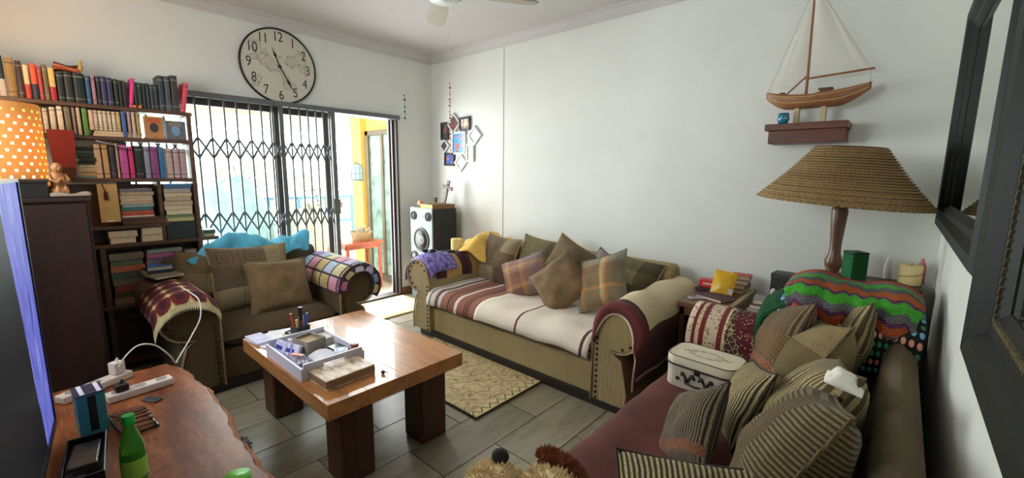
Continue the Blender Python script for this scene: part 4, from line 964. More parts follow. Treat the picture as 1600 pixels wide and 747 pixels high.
dk = thing('black_basket', 'low black basket behind the green bottle on the slab table', 'basket', (2.44, -3.31, .501), R_(-6))
put('body', B().box(-.14, -.05, 0, .14, -.044, .035).box(-.14, .044, 0, .14, .05, .035).box(-.14, -.044, 0, -.134, .044, .035).box(.134, -.044, 0, .14, .044, .035).box(-.14, -.05, -.0, .14, .05, .004), mtvb, dk, bevel=.002)
rr = random.Random(8)
for k in range(4): put('remote_control', B().box(-.12+.06*k, -.035, .005+.012*k, -.07+.06*k, .035, .02+.012*k), pm((30+k*8, 28+k*6, 30), .4), dk, bevel=.004)
ol = thing('charging_phone', 'small dark phone lying in front of the power strip', 'phone', (2.09, -3.09, .501), R_(30))
put('body', B().box(-.035, -.018, .0, .035, .018, .008), pm((84, 84, 92), .3), ol, bevel=.003); put('screen', B().box(-.030, -.015, .0081, .030, .015, .0086), pm((60, 64, 72), .15), ol)
can = thing('green_lid_jar', 'round jar with a lime green lid at the front of the slab table', 'jar', (2.93, -3.015, .501))
put('jar_body', B().lathe([(.03,0),(.034,.004),(.034,.03),(.03,.036)], 20), pm((206, 226, 190), .3), can, smooth=True); put('lid', B().lathe([(.035,.034),(.036,.036),(.036,.048),(.0,.050)], 20), pm((110, 206, 60), .35), can, smooth=True)
cr_ = thing('crumpled_wrapper', 'crumpled silver wrapper on the floor by the slab table', 'wrapper', (1.85, -2.72, .0))
put('foil', B().grid(lambda u, v: Vector((1.80+.10*u, -2.77+.08*v, .012+.03*abs(noise.noise(Vector((u*5, v*5, 3)))))), 12, 12), pm((150, 146, 156), .3, .3, metal=.6), cr_, world=True, solid=.002)
# ---------------------------------------------------------------- wall clock
mblk = pm((30, 26, 24), .5, .1, name='black_metal')
TXT = []
def text_mesh(body, size, depth=.0006):
    cu = bpy.data.curves.new('numeral', 'FONT'); cu.body = body; cu.size = size; cu.extrude = depth; cu.align_x = 'CENTER'; cu.align_y = 'CENTER'
    o = bpy.data.objects.new('numeral', cu); COL.objects.link(o); dg = bpy.context.evaluated_depsgraph_get()
    me = bpy.data.meshes.new_from_object(o.evaluated_get(dg)); bpy.data.objects.remove(o); return me
CY, CZ, CRD = -1.715, 2.375, .318
ck = thing('wall_clock', 'large round cream map clock with a thin black rim above the door', 'clock', (.0, CY, CZ))
MF = Matrix(((0, 0, 1, 0), (1, 0, 0, 0), (0, 1, 0, 0), (0, 0, 0, 1)))   # x->+y, y->+z, z->+x
t = NT('clock_map_face'); v = t.coord(scale=(1, 1, 1)); n = t.noise(v, 7, 7, .6)
land = t.math('MULTIPLY', t.math('GREATER_THAN', n, .53), t.math('LESS_THAN', n, .56)); fillm = t.math('GREATER_THAN', n, .55)
hb = t.math('LESS_THAN', t.math('ABSOLUTE', t.sep(v)[2]), .20); hb2 = t.math('LESS_THAN', t.math('ABSOLUTE', t.sep(v)[1]), .24)
msk = t.math('MULTIPLY', hb, hb2)
col = t.mix(t.math('MULTIPLY', t.math('MULTIPLY', fillm, msk), .22), S(206, 200, 182), S(150, 140, 110)); col = t.mix(t.math('MULTIPLY', t.math('MULTIPLY', land, msk), .5), col, S(110, 104, 90))
t.base(col); t.set(Roughness=.6)
put('dial', B().lathe([(CRD-.004, .002), (CRD-.004, .020), (0, .020)], 64, MF), t.m, ck)
put('rim', B().lathe([(CRD-.008, .002), (CRD+.006, .002), (CRD+.006, .026), (CRD-.002, .028), (CRD-.008, .021)], 64, MF, cap=False), mblk, ck, smooth=True)
for k in range(60):
    a = R_(90-6*k); r0 = CRD-.020 if k % 5 else CRD-.032
    put('minute_mark', B().bar((.0205, r0*math.cos(a), r0*math.sin(a)), (.0205, (CRD-.010)*math.cos(a), (CRD-.010)*math.sin(a)), .0012, .002 if k % 5 else .004, (1,0,0)), mblk, ck)
for h in range(1, 13):
    a = R_(90-30*h); r = CRD-.068; me = text_mesh(str(h), .105); me.transform(Matrix.Translation((.021, r*math.cos(a), r*math.sin(a))) @ MF @ Matrix.Diagonal((.85, 1.12, 1, 1))); me.materials.append(mblk)
    put('numeral', me, None, ck)
def hand(ang, L, w, tail, z):
    a = R_(90-ang); d = Vector((0, math.cos(a), math.sin(a))); s = Vector((0, -d.z, d.y)); c = Vector((z, 0, 0))
    poly = [c-d*tail, c+s*w*.35, c+d*L*.45+s*w*.4, c+d*L*.6+s*w, c+d*L*.75+s*w*.35, c+d*L, c+d*L*.75-s*w*.35, c+d*L*.6-s*w, c+d*L*.45-s*w*.4, c-s*w*.35]
    bb = B(); i0 = bb.addv(poly); i1 = bb.addv([p+Vector((.002,0,0)) for p in poly]); n = len(poly); bb.face(range(i1, i1+n)); bb.face(reversed(range(i0, i0+n)))
    for k in range(n): bb.face((i0+k, i0+(k+1)%n, i1+(k+1)%n, i1+k))
    return bb
put('hour_hand', hand(341, .165, .012, .03, .023), mblk, ck); put('minute_hand', hand(152, .245, .011, .04, .026), mblk, ck); put('hub', B().lathe([(.014,.021),(.014,.030),(.008,.034),(0,.034)], 16, MF), mblk, ck)

# ---------------------------------------------------------------- strings hanging from the ceiling
def mobile(name, x, y, z0, z1, zb, cols, label, r):
    t = thing(name, label, 'ornament', (x, y, z1)); put('thread', B().cyl((x, y, z1), (x, y, z0), .0016, n=5), pm((220, 216, 206), .6), t, world=True)
    put('ceiling_hook', B().tube([(x, y, z0), (x+.012, y, z0+.008), (x+.02, y, z0-.004), (x+.012, y, z0-.012)], .004, 6), pm((236, 232, 226), .4), t, world=True)
    z = zb; k = 0; rr = random.Random(4)
    while z > z1:
        c = cols[k % len(cols)]; rad = r*rr.uniform(.6, 1.15); put('bead', B().ball((x+rr.uniform(-.004,.004), y, z), rad, rad, rad*1.25, 8, 6), pm(c, .25, .1), t, world=True, smooth=True); z -= rad*2.7 + rr.uniform(0, r); k += 1
    return t
mobile('bead_mobile', .33, -.61, RZ-.01, 1.99, 2.24, [(20, 60, 64), (30, 140, 150), (20, 40, 50), (60, 170, 170)], 'teal and black bead string hanging in front of the door wall', .010)
mobile('bead_string', .99, -.55, RZ-.01, 1.62, 2.29, [(206, 90, 60), (236, 214, 190), (190, 60, 50), (222, 150, 110)], 'orange and white bead string hanging before the photo frames', .009)

# ---------------------------------------------------------------- photo collage
pc = thing('photo_collage', 'cluster of black and white photo frames hung around a central picture', 'picture frame', (.5, -.012, 1.78))
FR = [  # cx, cz, w, h, roll, frame colour, picture colours
 (.50, 1.78, .235, .255, 1, (206, 222, 226), ((70, 150, 196), (206, 110, 90))), (.255, 1.925, .135, .20, 1, (26, 24, 24), ((60, 58, 60), (150, 96, 84))),
 (.42, 2.00, .17, .17, 45, (190, 186, 182), ((120, 70, 66), (96, 90, 92))), (.605, 1.985, .18, .15, -2, (40, 38, 34), ((206, 190, 170), (150, 120, 110))),
 (.76, 1.85, .155, .155, 45, (226, 224, 222), ((206, 206, 200), (170, 160, 150))), (.69, 1.665, .12, .20, 0, (206, 216, 196), ((196, 206, 180), (226, 230, 220))),
 (.53, 1.56, .15, .15, 45, (222, 226, 216), ((196, 206, 186), (160, 160, 140))), (.335, 1.60, .175, .15, 2, (30, 28, 28), ((64, 100, 170), (196, 120, 90))), (.25, 1.755, .125, .125, 45, (196, 196, 196), ((60, 58, 58), (90, 86, 86)))]
for cx, cz, w_, h_, rl, fc, (c1, c2) in FR:
    M = Matrix.Translation((cx, -.004, cz)) @ Matrix.Rotation(R_(rl), 4, 'Y'); e = .022
    bb = B().box(-w_/2, -.022, -h_/2, w_/2, 0, -h_/2+e, M).box(-w_/2, -.022, h_/2-e, w_/2, 0, h_/2, M).box(-w_/2, -.022, -h_/2+e, -w_/2+e, 0, h_/2-e, M).box(w_/2-e, -.022, -h_/2+e, w_/2, 0, h_/2-e, M)
    f_ = put('frame', bb, pm(fc, .45, .08), pc, world=True, bevel=.002)
    tt = NT('photo_print'); nz = tt.noise(tt.coord(), 16, 3); tt.base(tt.ramp(nz, [(.38, S(*c1)), (.5, mulc(S(*c1), 1.3)), (.56, S(*c2)), (.7, mulc(S(*c2), .6))])); tt.set(Roughness=.2)
    put('photo', B().box(-w_/2+e, -.010, -h_/2+e, w_/2-e, -.002, h_/2-e, M), tt.m, f_, world=True)

# ---------------------------------------------------------------- tower speaker with book, cross, ornaments
sp = thing('tower_speaker', 'grey green tower loudspeaker with round drivers in the room corner', 'speaker', (.37, -.29, 0))
put('cabinet', B().box(.17, -.44, 0, .57, -.12, 1.05), pm((34, 34, 34), .6, .1, name='speaker_black'), sp, world=True, bevel=.006)
mfr = pm((84, 98, 90), .45, .1, name='speaker_front'); put('front_baffle', B().box(.165, -.462, .0, .575, -.442, 1.06), mfr, sp, world=True, bevel=.010)
put('side_grip', B().box(.572, -.33, .80, .5765, -.23, .84), mblk, sp, world=True)
MS = Matrix.Rotation(R_(90), 4, 'X')
def driver(x, z, r, cone):
    M = Matrix.Translation((x, -.462, z)) @ MS
    d = put('driver', B().lathe([(r, 0), (r*1.02, .008), (r*.9, .010), (r*.86, .002)], 28, M, cap=False), mblk, sp, world=True, smooth=True)
    put('cone', B().lathe([(r*.86, .003), (r*.4, .0015), (r*.3, .006), (0, .010)], 28, M), pm(cone, .6, .1), d, world=True, smooth=True)
driver(.37, .70, .135, (96, 98, 92)); driver(.24, .965, .05, (40, 40, 40)); driver(.50, .965, .05, (30, 30, 30)); driver(.24, .50, .06, (110, 110, 106)); driver(.50, .50, .06, (110, 110, 106)); driver(.37, .26, .13, (130, 132, 124))
put('emblem', B().box(.34, -.4655, .945, .40, -.462, .975), pm((190, 196, 196), .3), sp, world=True, bevel=.002)
b_ = book_flat(.33, .57, -.44, -.14, 1.0515, 1.098, (120, 84, 48), 'thick brown book with yellowed pages on the tower speaker', None, yaw=-4); 
for o in b_.children:
    if o.name.startswith('page'): o.data.materials.clear(); o.data.materials.append(pm((236, 190, 90), .8, .08, name='yellowed_pages')); o.data.transform(Matrix.Diagonal((1, 1.02, 1, 1)))
cx = thing('crucifix', 'small dark wooden crucifix leaning on the wall above the speaker', 'cross', (.49, -.18, 1.099))
Mx = Matrix.Translation((.45, -.20, 1.099)) @ Matrix.Rotation(R_(11), 4, 'Y') @ Matrix.Rotation(R_(-8), 4, 'X')
put('upright', B().box(-.022, -.008, 0, .022, .008, .265, Mx), mshelf, cx, world=True, bevel=.003); put('crossbar', B().box(-.085, -.0085, .165, .085, .0085, .205, Mx), mshelf, cx, world=True, bevel=.003)
put('figure', B().ball(Mx @ Vector((0, -.013, .16)), .007, .005, .04).ball(Mx @ Vector((0, -.014, .215)), .008).tube([Mx @ Vector((-.06, -.012, .19)), Mx @ Vector((0, -.013, .185)), Mx @ Vector((.06, -.012, .19))], .004, 6), pm((150, 150, 150), .3, metal=.6), cx, world=True, smooth=True)
r1 = thing('shell_ornament', 'round brown shell ornament at the left of the speaker top', 'ornament', (.25, -.38, 1.061)); put('shell', B().ball((.25, -.38, 1.096), .045, .03, .036), pm((170, 110, 78), .5, .3, 30), r1, world=True, smooth=True); put('foot', B().box(.22, -.40, 1.0601, .28, -.36, 1.066), mshelf, r1, world=True)
r2 = thing('hourglass', 'tiny brown wooden hourglass behind the yellowed book', 'ornament', (.30, -.22, 1.051)); put('body', B().lathe([(.02,0),(.02,.01),(.008,.04),(.02,.075),(.02,.10),(0,.10)], 12, Matrix.Translation((.30, -.20, 1.0505))), pm((96, 60, 44), .5), r2, world=True, smooth=True)
put('caps', B().cyl((.30, -.20, 1.151), (.30, -.20, 1.158), .023, n=12), pm((70, 44, 32), .5), r2, world=True)
tr_ = thing('tissue_roll', 'yellow toilet roll standing on the left back corner of the sofa', 'roll', (1.13, -.60, .705))
put('roll', B().lathe([(.018,0),(.055,0),(.056,.004),(.056,.10),(.054,.105),(.02,.105),(.018,.1)], 24, cap=False), pm((226, 204, 130), .9, .05), tr_, smooth=True); put('core', B().lathe([(.018,.001),(.018,.104)], 16, cap=False), pm((170, 140, 90), .9), tr_, smooth=True)
gl_ = thing('sunglasses', 'folded black sunglasses on the lilac crochet cloth', 'glasses', (1.19, -.98, .728), R_(35))
put('front_frame', B().tube([(-.065, 0, .012), (-.05, .004, .03), (-.015, .004, .028), (-.008, 0, .016), (.008, 0, .016), (.015, .004, .028), (.05, .004, .03), (.065, 0, .012), (.04, -.004, .002), (.012, -.004, .006), (-.012, -.004, .006), (-.04, -.004, .002)], .004, 6, True), mblk, gl_, smooth=True)
for s_ in (-1, 1):
    put('lens', B().box(.012*s_, -.002, .006, .058*s_, .001, .028), pm((14, 14, 16), .1), gl_); put('temple', B().tube([(.066*s_, .002, .018), (.06*s_, .06, .014), (-.03*s_, .075+.006*s_, .010)], .003, 6), mblk, gl_, smooth=True)
rm = thing('remote_control', 'dark remote control lying on the left sofa arm', 'remote', (1.22, -.80, .712), R_(70)); put('body', B().box(-.07, -.02, 0, .07, .02, .016), mblk, rm, bevel=.004)
for k in range(5): put('button', B().box(-.055+k*.024, -.010, .016, -.043+k*.024, .010, .018), pm((90, 90, 90), .5), rm, bevel=.001)

# ---------------------------------------------------------------- coffee table
mct = wood('polished_orange_wood', (128, 74, 36), (206, 140, 82), 'X', 2.2, .28, 7, .3); mctd = wood('dark_table_leg', (46, 24, 15), (82, 46, 28), 'Z', 2.5, .4)
ct = thing('coffee_table', 'heavy orange-brown plank coffee table in the middle of the room', 'table', (2.05, -2.2, 0))
yy = [-2.588, -2.40, -2.20, -2.01, -1.822]
for a, c in zip(yy[:-1], yy[1:]): put('plank', B().box(1.50, a+.0003, .385, 2.59, c-.0003, .46), mct, ct, world=True, bevel=.0015)
put('apron', B().box(1.60, -2.50, .335, 2.48, -1.91, .384), mctd, ct, world=True, bevel=.004)
for x in (1.56, 2.385):
    for y in (-2.515, -2.075): put('leg', B().box(x, y, 0, x+.165, y+.165, .384), mctd, ct, world=True, bevel=.012)
mwht = pm((216, 212, 226), .45, .04, name='white_tray_paint')
ty = thing('tray', 'white wooden tray with handle slots on the coffee table', 'tray', (2.08, -2.41, .4605)); X0, X1, Y0, Y1, Z0 = 1.85, 2.30, -2.575, -2.25, .4605
put('bottom', B().box(X0, Y0, Z0, X1, Y1, Z0+.008), mwht, ty, world=True)
for y in (Y0, Y1-.012): put('side', B().box(X0, y, Z0+.008, X1, y+.012, Z0+.062), mwht, ty, world=True, bevel=.002)
for x in (X0, X1-.012):
    ym = (Y0+Y1)/2; bb = B().box(x, Y0+.012, Z0+.008, x+.012, Y1-.012, Z0+.040).box(x, Y0+.012, Z0+.040, x+.012, ym-.055, Z0+.066).box(x, ym+.055, Z0+.040, x+.012, Y1-.012, Z0+.066).box(x, Y0+.012, Z0+.066, x+.012, Y1-.012, Z0+.082)
    put('handle_end', bb, mwht, ty, world=True)
ZT = Z0+.0085
def crate(name, lab, x0, x1, y0, y1, h, rgb, yaw=0, open_=True, z=None):
    z = ZT if z is None else z
    t = thing(name, lab, 'box', ((x0+x1)/2, (y0+y1)/2, z), R_(yaw)); a, c = (x1-x0)/2, (y1-y0)/2; m = pm(rgb, .6, .15, 30)
    put('walls', B().box(-a, -c, 0, a, -c+.004, h).box(-a, c-.004, 0, a, c, h).box(-a, -c+.004, 0, -a+.004, c-.004, h).box(a-.004, -c+.004, 0, a, c-.004, h), m, t)
    put('floor_panel', B().box(-a+.004, -c+.004, 0, a-.004, c-.004, .004), m, t); return t
cr1 = crate('card_box', 'grey cardboard organiser box standing in the white tray', 1.93, 2.06, -2.46, -2.35, .085, (150, 140, 128), 12)
put('cards', B().box(-.055, -.045, .005, .055, .045, .070), pm((170, 140, 96), .7, .2, 40), cr1)
for k, (rgb, nm) in enumerate((((206, 206, 240), 'white and blue'), ((150, 150, 214), 'periwinkle'), ((226, 226, 244), 'pale lilac'))):
    e = thing('medicine_box', '%s medicine carton, %s from the left in the white tray' % (nm, ordn(k)), 'box', (1.92+.045*k, -2.535+.012*k, ZT), R_(8+5*k), 'medicine cartons in the tray')
    Mq = Matrix.Rotation(R_(-22), 4, 'X'); put('carton', B().box(-.05, -.009, 0.004, .05, .009, .075, Mq), pm(rgb, .5, .06), e, bevel=.001); put('print_band', B().box(-.04, -.0097, .03, .02, -.009, .05, Mq), pm((60, 60, 150), .5), e)
ph = thing('black_phone', 'black phone lying at the back of the white tray', 'phone', (2.13, -2.30, ZT), R_(4)); put('body', B().box(-.075, -.035, 0, .075, .035, .030), pm((30, 36, 30), .4), ph, bevel=.004); put('screen', B().box(-.068, -.030, .0301, .068, .030, .0306), pm((40, 48, 40), .12), ph)
put('tissue_wad', B().grid(lambda u, v: Vector((2.10+.13*u, -2.46+.12*v, ZT+.022+.03*abs(noise.noise(Vector((u*4, v*4, 1))))*math.sin(math.pi*u)*math.sin(math.pi*v)+.02*math.sin(math.pi*v))), 14, 14), pm((232, 230, 240), .9, .03), world=True, smooth=True, solid=.002, label='crumpled white tissue in the middle of the white tray', cat='tissue')
put('plastic_bag', B().grid(lambda u, v: Vector((2.00+.16*u, -2.565+.09*v, ZT+.012+.04*abs(noise.noise(Vector((u*5, v*5, 7)))))), 16, 12), pm((190, 186, 206), .15, .2), world=True, solid=.001, label='clear crinkled plastic bag at the front of the tray', cat='bag')
cb_ = thing('blister_pack', 'small orange and red packet lying on the plastic bag', 'packet', (2.10, -2.515, ZT+.05), R_(30)); put('packet', B().box(-.03, -.01, 0, .03, .01, .004), pm((226, 110, 80), .4, .3, 60), cb_); put('foil_edge', B().box(.03, -.01, .001, .036, .01, .003), pm((214, 214, 214), .3, metal=.6), cb_)
tb2 = thing('cream_tub', 'small round blue and white ointment tub in the tray', 'tub', (2.215, -2.335, ZT)); put('tub', B().lathe([(.030,0),(.032,.004),(.032,.04)], 24), pm((60, 84, 170), .35), tb2, smooth=True); put('lid', B().lathe([(.034,.038),(.035,.040),(.035,.056),(.033,.058),(0,.058)], 24), pm((226, 230, 244), .35, .03), tb2, auto=40); put('lid_ring', B().lathe([(.028,.0582),(.028,.059),(.018,.059),(.018,.0582)], 24, cap=False), pm((70, 90, 180), .4), tb2)
oc = thing('pill_bottle', 'orange and white pill bottle in the corner of the tray', 'bottle', (2.245, -2.275, ZT)); put('bottle_body', B().lathe([(.018,0),(.020,.003),(.020,.06),(.017,.066)], 18), pm((190, 96, 60), .3), oc, smooth=True); put('cap', B().lathe([(.021,.066),(.021,.082),(0,.083)], 18), pm((150, 70, 50), .4), oc, auto=40); put('label_wrap', B().lathe([(.0206,.015),(.0206,.05)], 18, cap=False), pm((214, 214, 240), .5), oc, smooth=True)
nb = thing('notepad', 'pale notepad leaning in the back corner of the tray', 'notepad', (1.92, -2.29, ZT), R_(4)); put('pad', B().box(-.06, -.03, 0, .06, .03, .045), pm((206, 200, 190), .7, .1), nb, bevel=.002); put('spiral', B().box(-.062, -.032, .0452, -.05, .032, .050), pm((120, 120, 124), .4, metal=.6), nb)
pc_ = thing('pen_cup', 'black desk caddy full of pens behind the white tray', 'pen holder', (1.745, -2.35, .4605), R_(10))
put('cup', B().box(-.035, -.04, 0, .035, -.036, .085).box(-.035, .036, 0, .035, .04, .085).box(-.035, -.036, 0, -.031, .036, .085).box(.031, -.036, 0, .035, .036, .085).box(-.035, -.04, 0, .035, .04, .004), pm((32, 34, 34), .5), pc_)
for k, (x, y, c, h) in enumerate(((-.01, -.028, (200, 60, 40), .155), (.008, -.018, (206, 190, 90), .12), (.0, .004, (30, 30, 34), .185), (.012, .022, (50, 90, 220), .145), (-.015, .018, (206, 190, 120), .13), (.015, -.005, (120, 60, 60), .11))):
    e = put('pen', B().cyl((x, y, .006), (x*1.6, y*1.5, h), .0055 if h < .18 else .012, n=8), pm(c, .4), pc_); put('pen_cap', B().cyl((x*1.6, y*1.5, h-.03), (x*1.65, y*1.55, h+.008), .007 if h < .18 else .013, n=8), pm(c, .35, .05), e)
put('note_slip', B().box(-.010, -.004, .06, -.006, .030, .135), pm((236, 232, 240), .8), pc_)
paper('paper_sheet', (1.635, -2.475, .463), .22, .19, 8, 'white sheet of paper at the left edge of the coffee table', seed=1); paper('paper_sheet', (1.64, -2.40, .468), .24, .17, -16, 'white sheet of paper under the magnifier on the coffee table', seed=3)
ev = thing('envelope', 'thick white envelope at the corner of the coffee table', 'envelope', (1.60, -2.53, .466), R_(4)); put('body', B().box(-.09, -.045, 0, .09, .045, .012), pm((206, 200, 226), .7), ev, bevel=.002); put('window', B().box(-.05, -.02, .0122, .03, .02, .0128), pm((150, 146, 190), .3), ev)
mg = thing('magnifying_glass', 'round magnifying glass on the papers', 'magnifier', (1.66, -2.37, .473), R_(-30)); put('ring', B().tube([(.045*math.cos(k*math.pi/12), .045*math.sin(k*math.pi/12), .008) for k in range(24)], .005, 6, True), pm((190, 186, 176), .25, metal=.8), mg, smooth=True); put('lens', B().lathe([(.042,.006),(.042,.009),(0,.011)], 24), mglass, mg, smooth=True); put('handle', B().cyl((-.05, 0, .008), (-.13, 0, .008), .008, .007, 10), mblk, mg)
wb = thing('wrapped_book', 'thick book in cream leather wrapping on the coffee table', 'book', (2.37, -2.415, .4605), R_(2))
t = NT('creased_cream_wrap'); n = t.noise(t.coord(scale=(1, 3, 1)), 14, 6); t.base(t.ramp(n, [(.35, S(120, 92, 70)), (.5, S(196, 170, 140)), (.7, S(226, 206, 178))])); t.set(Roughness=.4); t.bump(n, .5, .008)
put('cover', B().box(-.10, -.125, .040, .10, .125, .048).box(-.10, -.125, 0, .10, .125, .006).box(-.10, .119, .006, .10, .125, .040), t.m, wb, bevel=.003); put('page_block', B().box(-.095, -.120, .006, .095, .119, .040), pm((150, 116, 84), .8, .2, 60), wb)
sd = thing('seed_pod', 'small dark brown seed pod beside the wrapped book', 'seed pod', (2.50, -2.265, .4605)); put('husk', B().ball((0, 0, .009), .012, .010, .009), pm((70, 36, 24), .5), sd, smooth=True); put('stalk', B().tube([(.01, 0, .01), (.02, .006, .014), (.026, .012, .010)], .002, 5), pm((60, 34, 24), .5), sd)

# ---------------------------------------------------------------- floor rug
t = NT('cream_wavy_rug'); v = t.coord(scale=(1, 1, 1)); o = t.sep(v)
wv = t.wave(t.coord(rot=(0, 0, R_(20))), 2.6, 9., dsc=2.4); ln_ = t.math('LESS_THAN', t.math('ABSOLUTE', t.math('SUBTRACT', wv, .5)), .07)
n = t.noise(v, 30, 4); col = t.ramp(n, [(.3, S(176, 150, 106)), (.7, S(226, 204, 156))]); col = t.mix(t.math('MULTIPLY', ln_, .8), col, S(84, 58, 34))
tri = t.math('PINGPONG', t.math('MULTIPLY', o[1], 1.), .035); bx_ = t.math('SUBTRACT', o[0], .50); zz = t.math('LESS_THAN', t.math('ABSOLUTE', t.math('SUBTRACT', bx_, t.math('MULTIPLY', tri, 1.3))), .006)
inb = t.math('GREATER_THAN', o[0], .495); col = t.mix(inb, col, t.mix(zz, S(214, 192, 142), S(96, 72, 44))); t.base(col); t.set(Roughness=.95); t.bump(t.math('ADD', n, wv), .4, .006); mrug = t.m
rg_ = thing('floor_rug', 'cream rug with brown wavy lines between the sofa and coffee table', 'rug', (2.02, -1.40, 0))
put('pile', B().box(-.64, -.31, .002, .56, .36, .014), mrug, rg_, bevel=.003); put('binding', B().tube([(-.64, -.31, .008), (.56, -.31, .008), (.56, .36, .008), (-.64, .36, .008)], .007, 6, True), cloth('dark_rug_binding', (84, 62, 40)), rg_)
# ---------------------------------------------------------------- ceiling fan
fn_ = thing('ceiling_fan', 'four-bladed beige ceiling fan with a white hub at the top of the view', 'fan', (2.10, -1.52, RZ))
put('canopy', B().lathe([(.06, 0), (.065, -.02), (.03, -.06), (.015, -.06)], 20), pm((226, 224, 216), .4), fn_, smooth=True); put('downrod', B().cyl((0,0,-.06), (0,0,-.17), .013, n=10), pm((226, 224, 216), .4), fn_)
put('motor', B().lathe([(.03,-.16),(.10,-.18),(.115,-.22),(.11,-.27),(.085,-.295),(.0,-.30)], 28), pm((206, 214, 206), .35), fn_, smooth=True); put('motor_ring', B().lathe([(.112,-.252),(.119,-.256),(.114,-.272),(.104,-.272)], 28, cap=False), pm((60, 110, 100), .4), fn_, smooth=True)
fb = pm((150, 140, 120), .5, .1, name='fan_blade')
for k in range(4):
    M = Matrix.Rotation(R_(147+90*k), 4, 'Z') @ Matrix.Translation((0, 0, -.245)) @ Matrix.Rotation(R_(10), 4, 'X')
    poly = [(.17, -.05), (.30, -.062), (.50, -.068), (.575, -.06), (.60, -.03), (.60, .03), (.575, .06), (.50, .068), (.30, .062), (.17, .05)]
    bl = put('blade', B().prism(poly, lambda u, v_, s, M=M: M @ Vector((u, v_, s)), -.004, .004), fb, fn_); put('blade_bracket', B().box(.09, -.02, .004, .22, .02, .010, M), pm((190, 186, 176), .35, metal=.5), bl)

# ---------------------------------------------------------------- mirrors on the right wall
mfrm = pm((16, 20, 16), .5, .3, 20, name='dark_lacquer_frame'); mfrm.node_tree.nodes['Principled BSDF'].inputs['Specular IOR Level'].default_value = .25; mgold = pm((120, 110, 84), .4, .3, 60, metal=.6, name='tarnished_gold')
mm = NT('mirror_silver'); mm.base((.86, .88, .86, 1)); mm.set(Metallic=1., Roughness=.015)
def mirror(label, y0, y1, z0, z1, prof, beads, xw):
    t = thing('wall_mirror', label, 'mirror', (xw, (y0+y1)/2, z0), 0, None); wid = prof[-1][0]
    def rail(a, c, inn):   # a->c along the outer edge, inn = inward direction
        a, c, inn = Vector(a), Vector(c), Vector(inn); d = (c-a).normalized(); L = (c-a).length; bb = B(); P0, P1 = [], []
        for w_, h_ in prof: P0.append(a + inn*w_ + d*w_ + Vector((-h_, 0, 0))); P1.append(c + inn*w_ - d*w_ + Vector((-h_, 0, 0)))
        P0.append(a + inn*wid + d*wid); P1.append(c + inn*wid - d*wid); n = len(P0); i0 = bb.addv(P0); i1 = bb.addv(P1)
        for k in range(n): bb.face((i0+k, i0+(k+1) % n, i1+(k+1) % n, i1+k))
        bb.face(reversed(range(i0, i0+n))); bb.face(range(i1, i1+n)); r = put('frame_rail', bb, mfrm, t, world=True)
        if beads:
            g_ = B(); m = int(L/.022)
            for k in range(int(m)):
                s_ = wid*.8 + (L-1.6*wid)*(k+.5)/m; p = a + d*s_ + inn*(wid*.80) + Vector((-.024, 0, 0)); q = Vector((0, 0, 1)).rotation_difference(d).to_matrix()
                g_.bar(p - d*.008 - inn*.006, p + d*.008 + inn*.006, .007, .006, (1, 0, 0))
            put('gilt_bead', g_, mgold, r, world=True, kind='stuff')
    rail((xw, y1, z0), (xw, y1, z1), (0, -1, 0)); rail((xw, y0, z1), (xw, y0, z0), (0, 1, 0)); rail((xw, y0, z0), (xw, y1, z0), (0, 0, 1)); rail((xw, y1, z1), (xw, y0, z1), (0, 0, -1))
    e = wid-.004; put('glass', B().box(xw-.008, y0+e, z0+e, xw-.002, y1-e, z1-e), mm.m, t, world=True); put('backing', B().box(xw-.002, y0+.02, z0+.02, xw, y1-.02, z1-.02), mblk, t, world=True)
mirror('dark framed wall mirror beside the woven lampshade', -1.84, -.33, 1.215, 2.21, [(0, 0), (0, .040), (.012, .050), (.04, .046), (.062, .028), (.085, .026), (.105, .010)], False, RX-.001)
mirror('dark framed mirror with a gilt beaded inner edge, nearest on the right wall', -2.98, -1.99, 1.065, 2.35, [(0, 0), (0, .045), (.015, .056), (.05, .050), (.075, .026), (.11, .022), (.13, .010)], True, RX-.001)

# ---------------------------------------------------------------- boat on its shelf
ws = thing('wall_shelf', 'short dark wooden bracket shelf carrying the model boat', 'shelf', (3.835, -.1, 1.65)); mdk = wood('dark_red_shelf', (66, 34, 24), (110, 62, 42), 'X', 3)
put('top_board', B().box(3.625, -.205, 1.728, 4.045, 0, 1.768), mdk, ws, world=True, bevel=.003); put('beam', B().box(3.645, -.185, 1.65, 4.035, -.0, 1.728), mdk, ws, world=True, bevel=.003)
bo = thing('model_boat', 'wooden model sailing boat with gauze sails on the wall shelf', 'model boat', (3.84, -.11, 1.768)); mhull = wood('boat_hull_wood', (104, 62, 38), (164, 112, 72), 'X', 3, .4); mspar = wood('spar_wood', (110, 58, 36), (160, 98, 60), 'Z', 4)
BX0, BX1, BYC = 3.60, 4.12, -.11
def hull(u, v):
    x = BX0 + (BX1-BX0)*u; sheer = 1.935 + .040*(abs(2*u-1)**2.2) + (.006 if u > .5 else .0); 
    keel = 1.858 + .075*max(0, (.25-u)/.25)**1.8 + .085*max(0, (u-.72)/.28)**1.5
    beam = .062*(max(0., 1-abs(2*u-.96)**2.6))**.62; a = math.pi*v
    y = -beam*math.cos(a); z = sheer - (sheer-keel)*math.sin(a)**.75
    return Vector((x, BYC+y, z))
hl = put('hull', B().grid(hull, 40, 16), mhull, bo, world=True, smooth=True, solid=.005, inward=True)
for v_ in (.03, .16): put('hull_strake', B().tube([hull(k/40, v_) + Vector((0, -.002, 0)) for k in range(1, 40)], .0028, 5), pm((206, 160, 110), .5), hl, world=True)
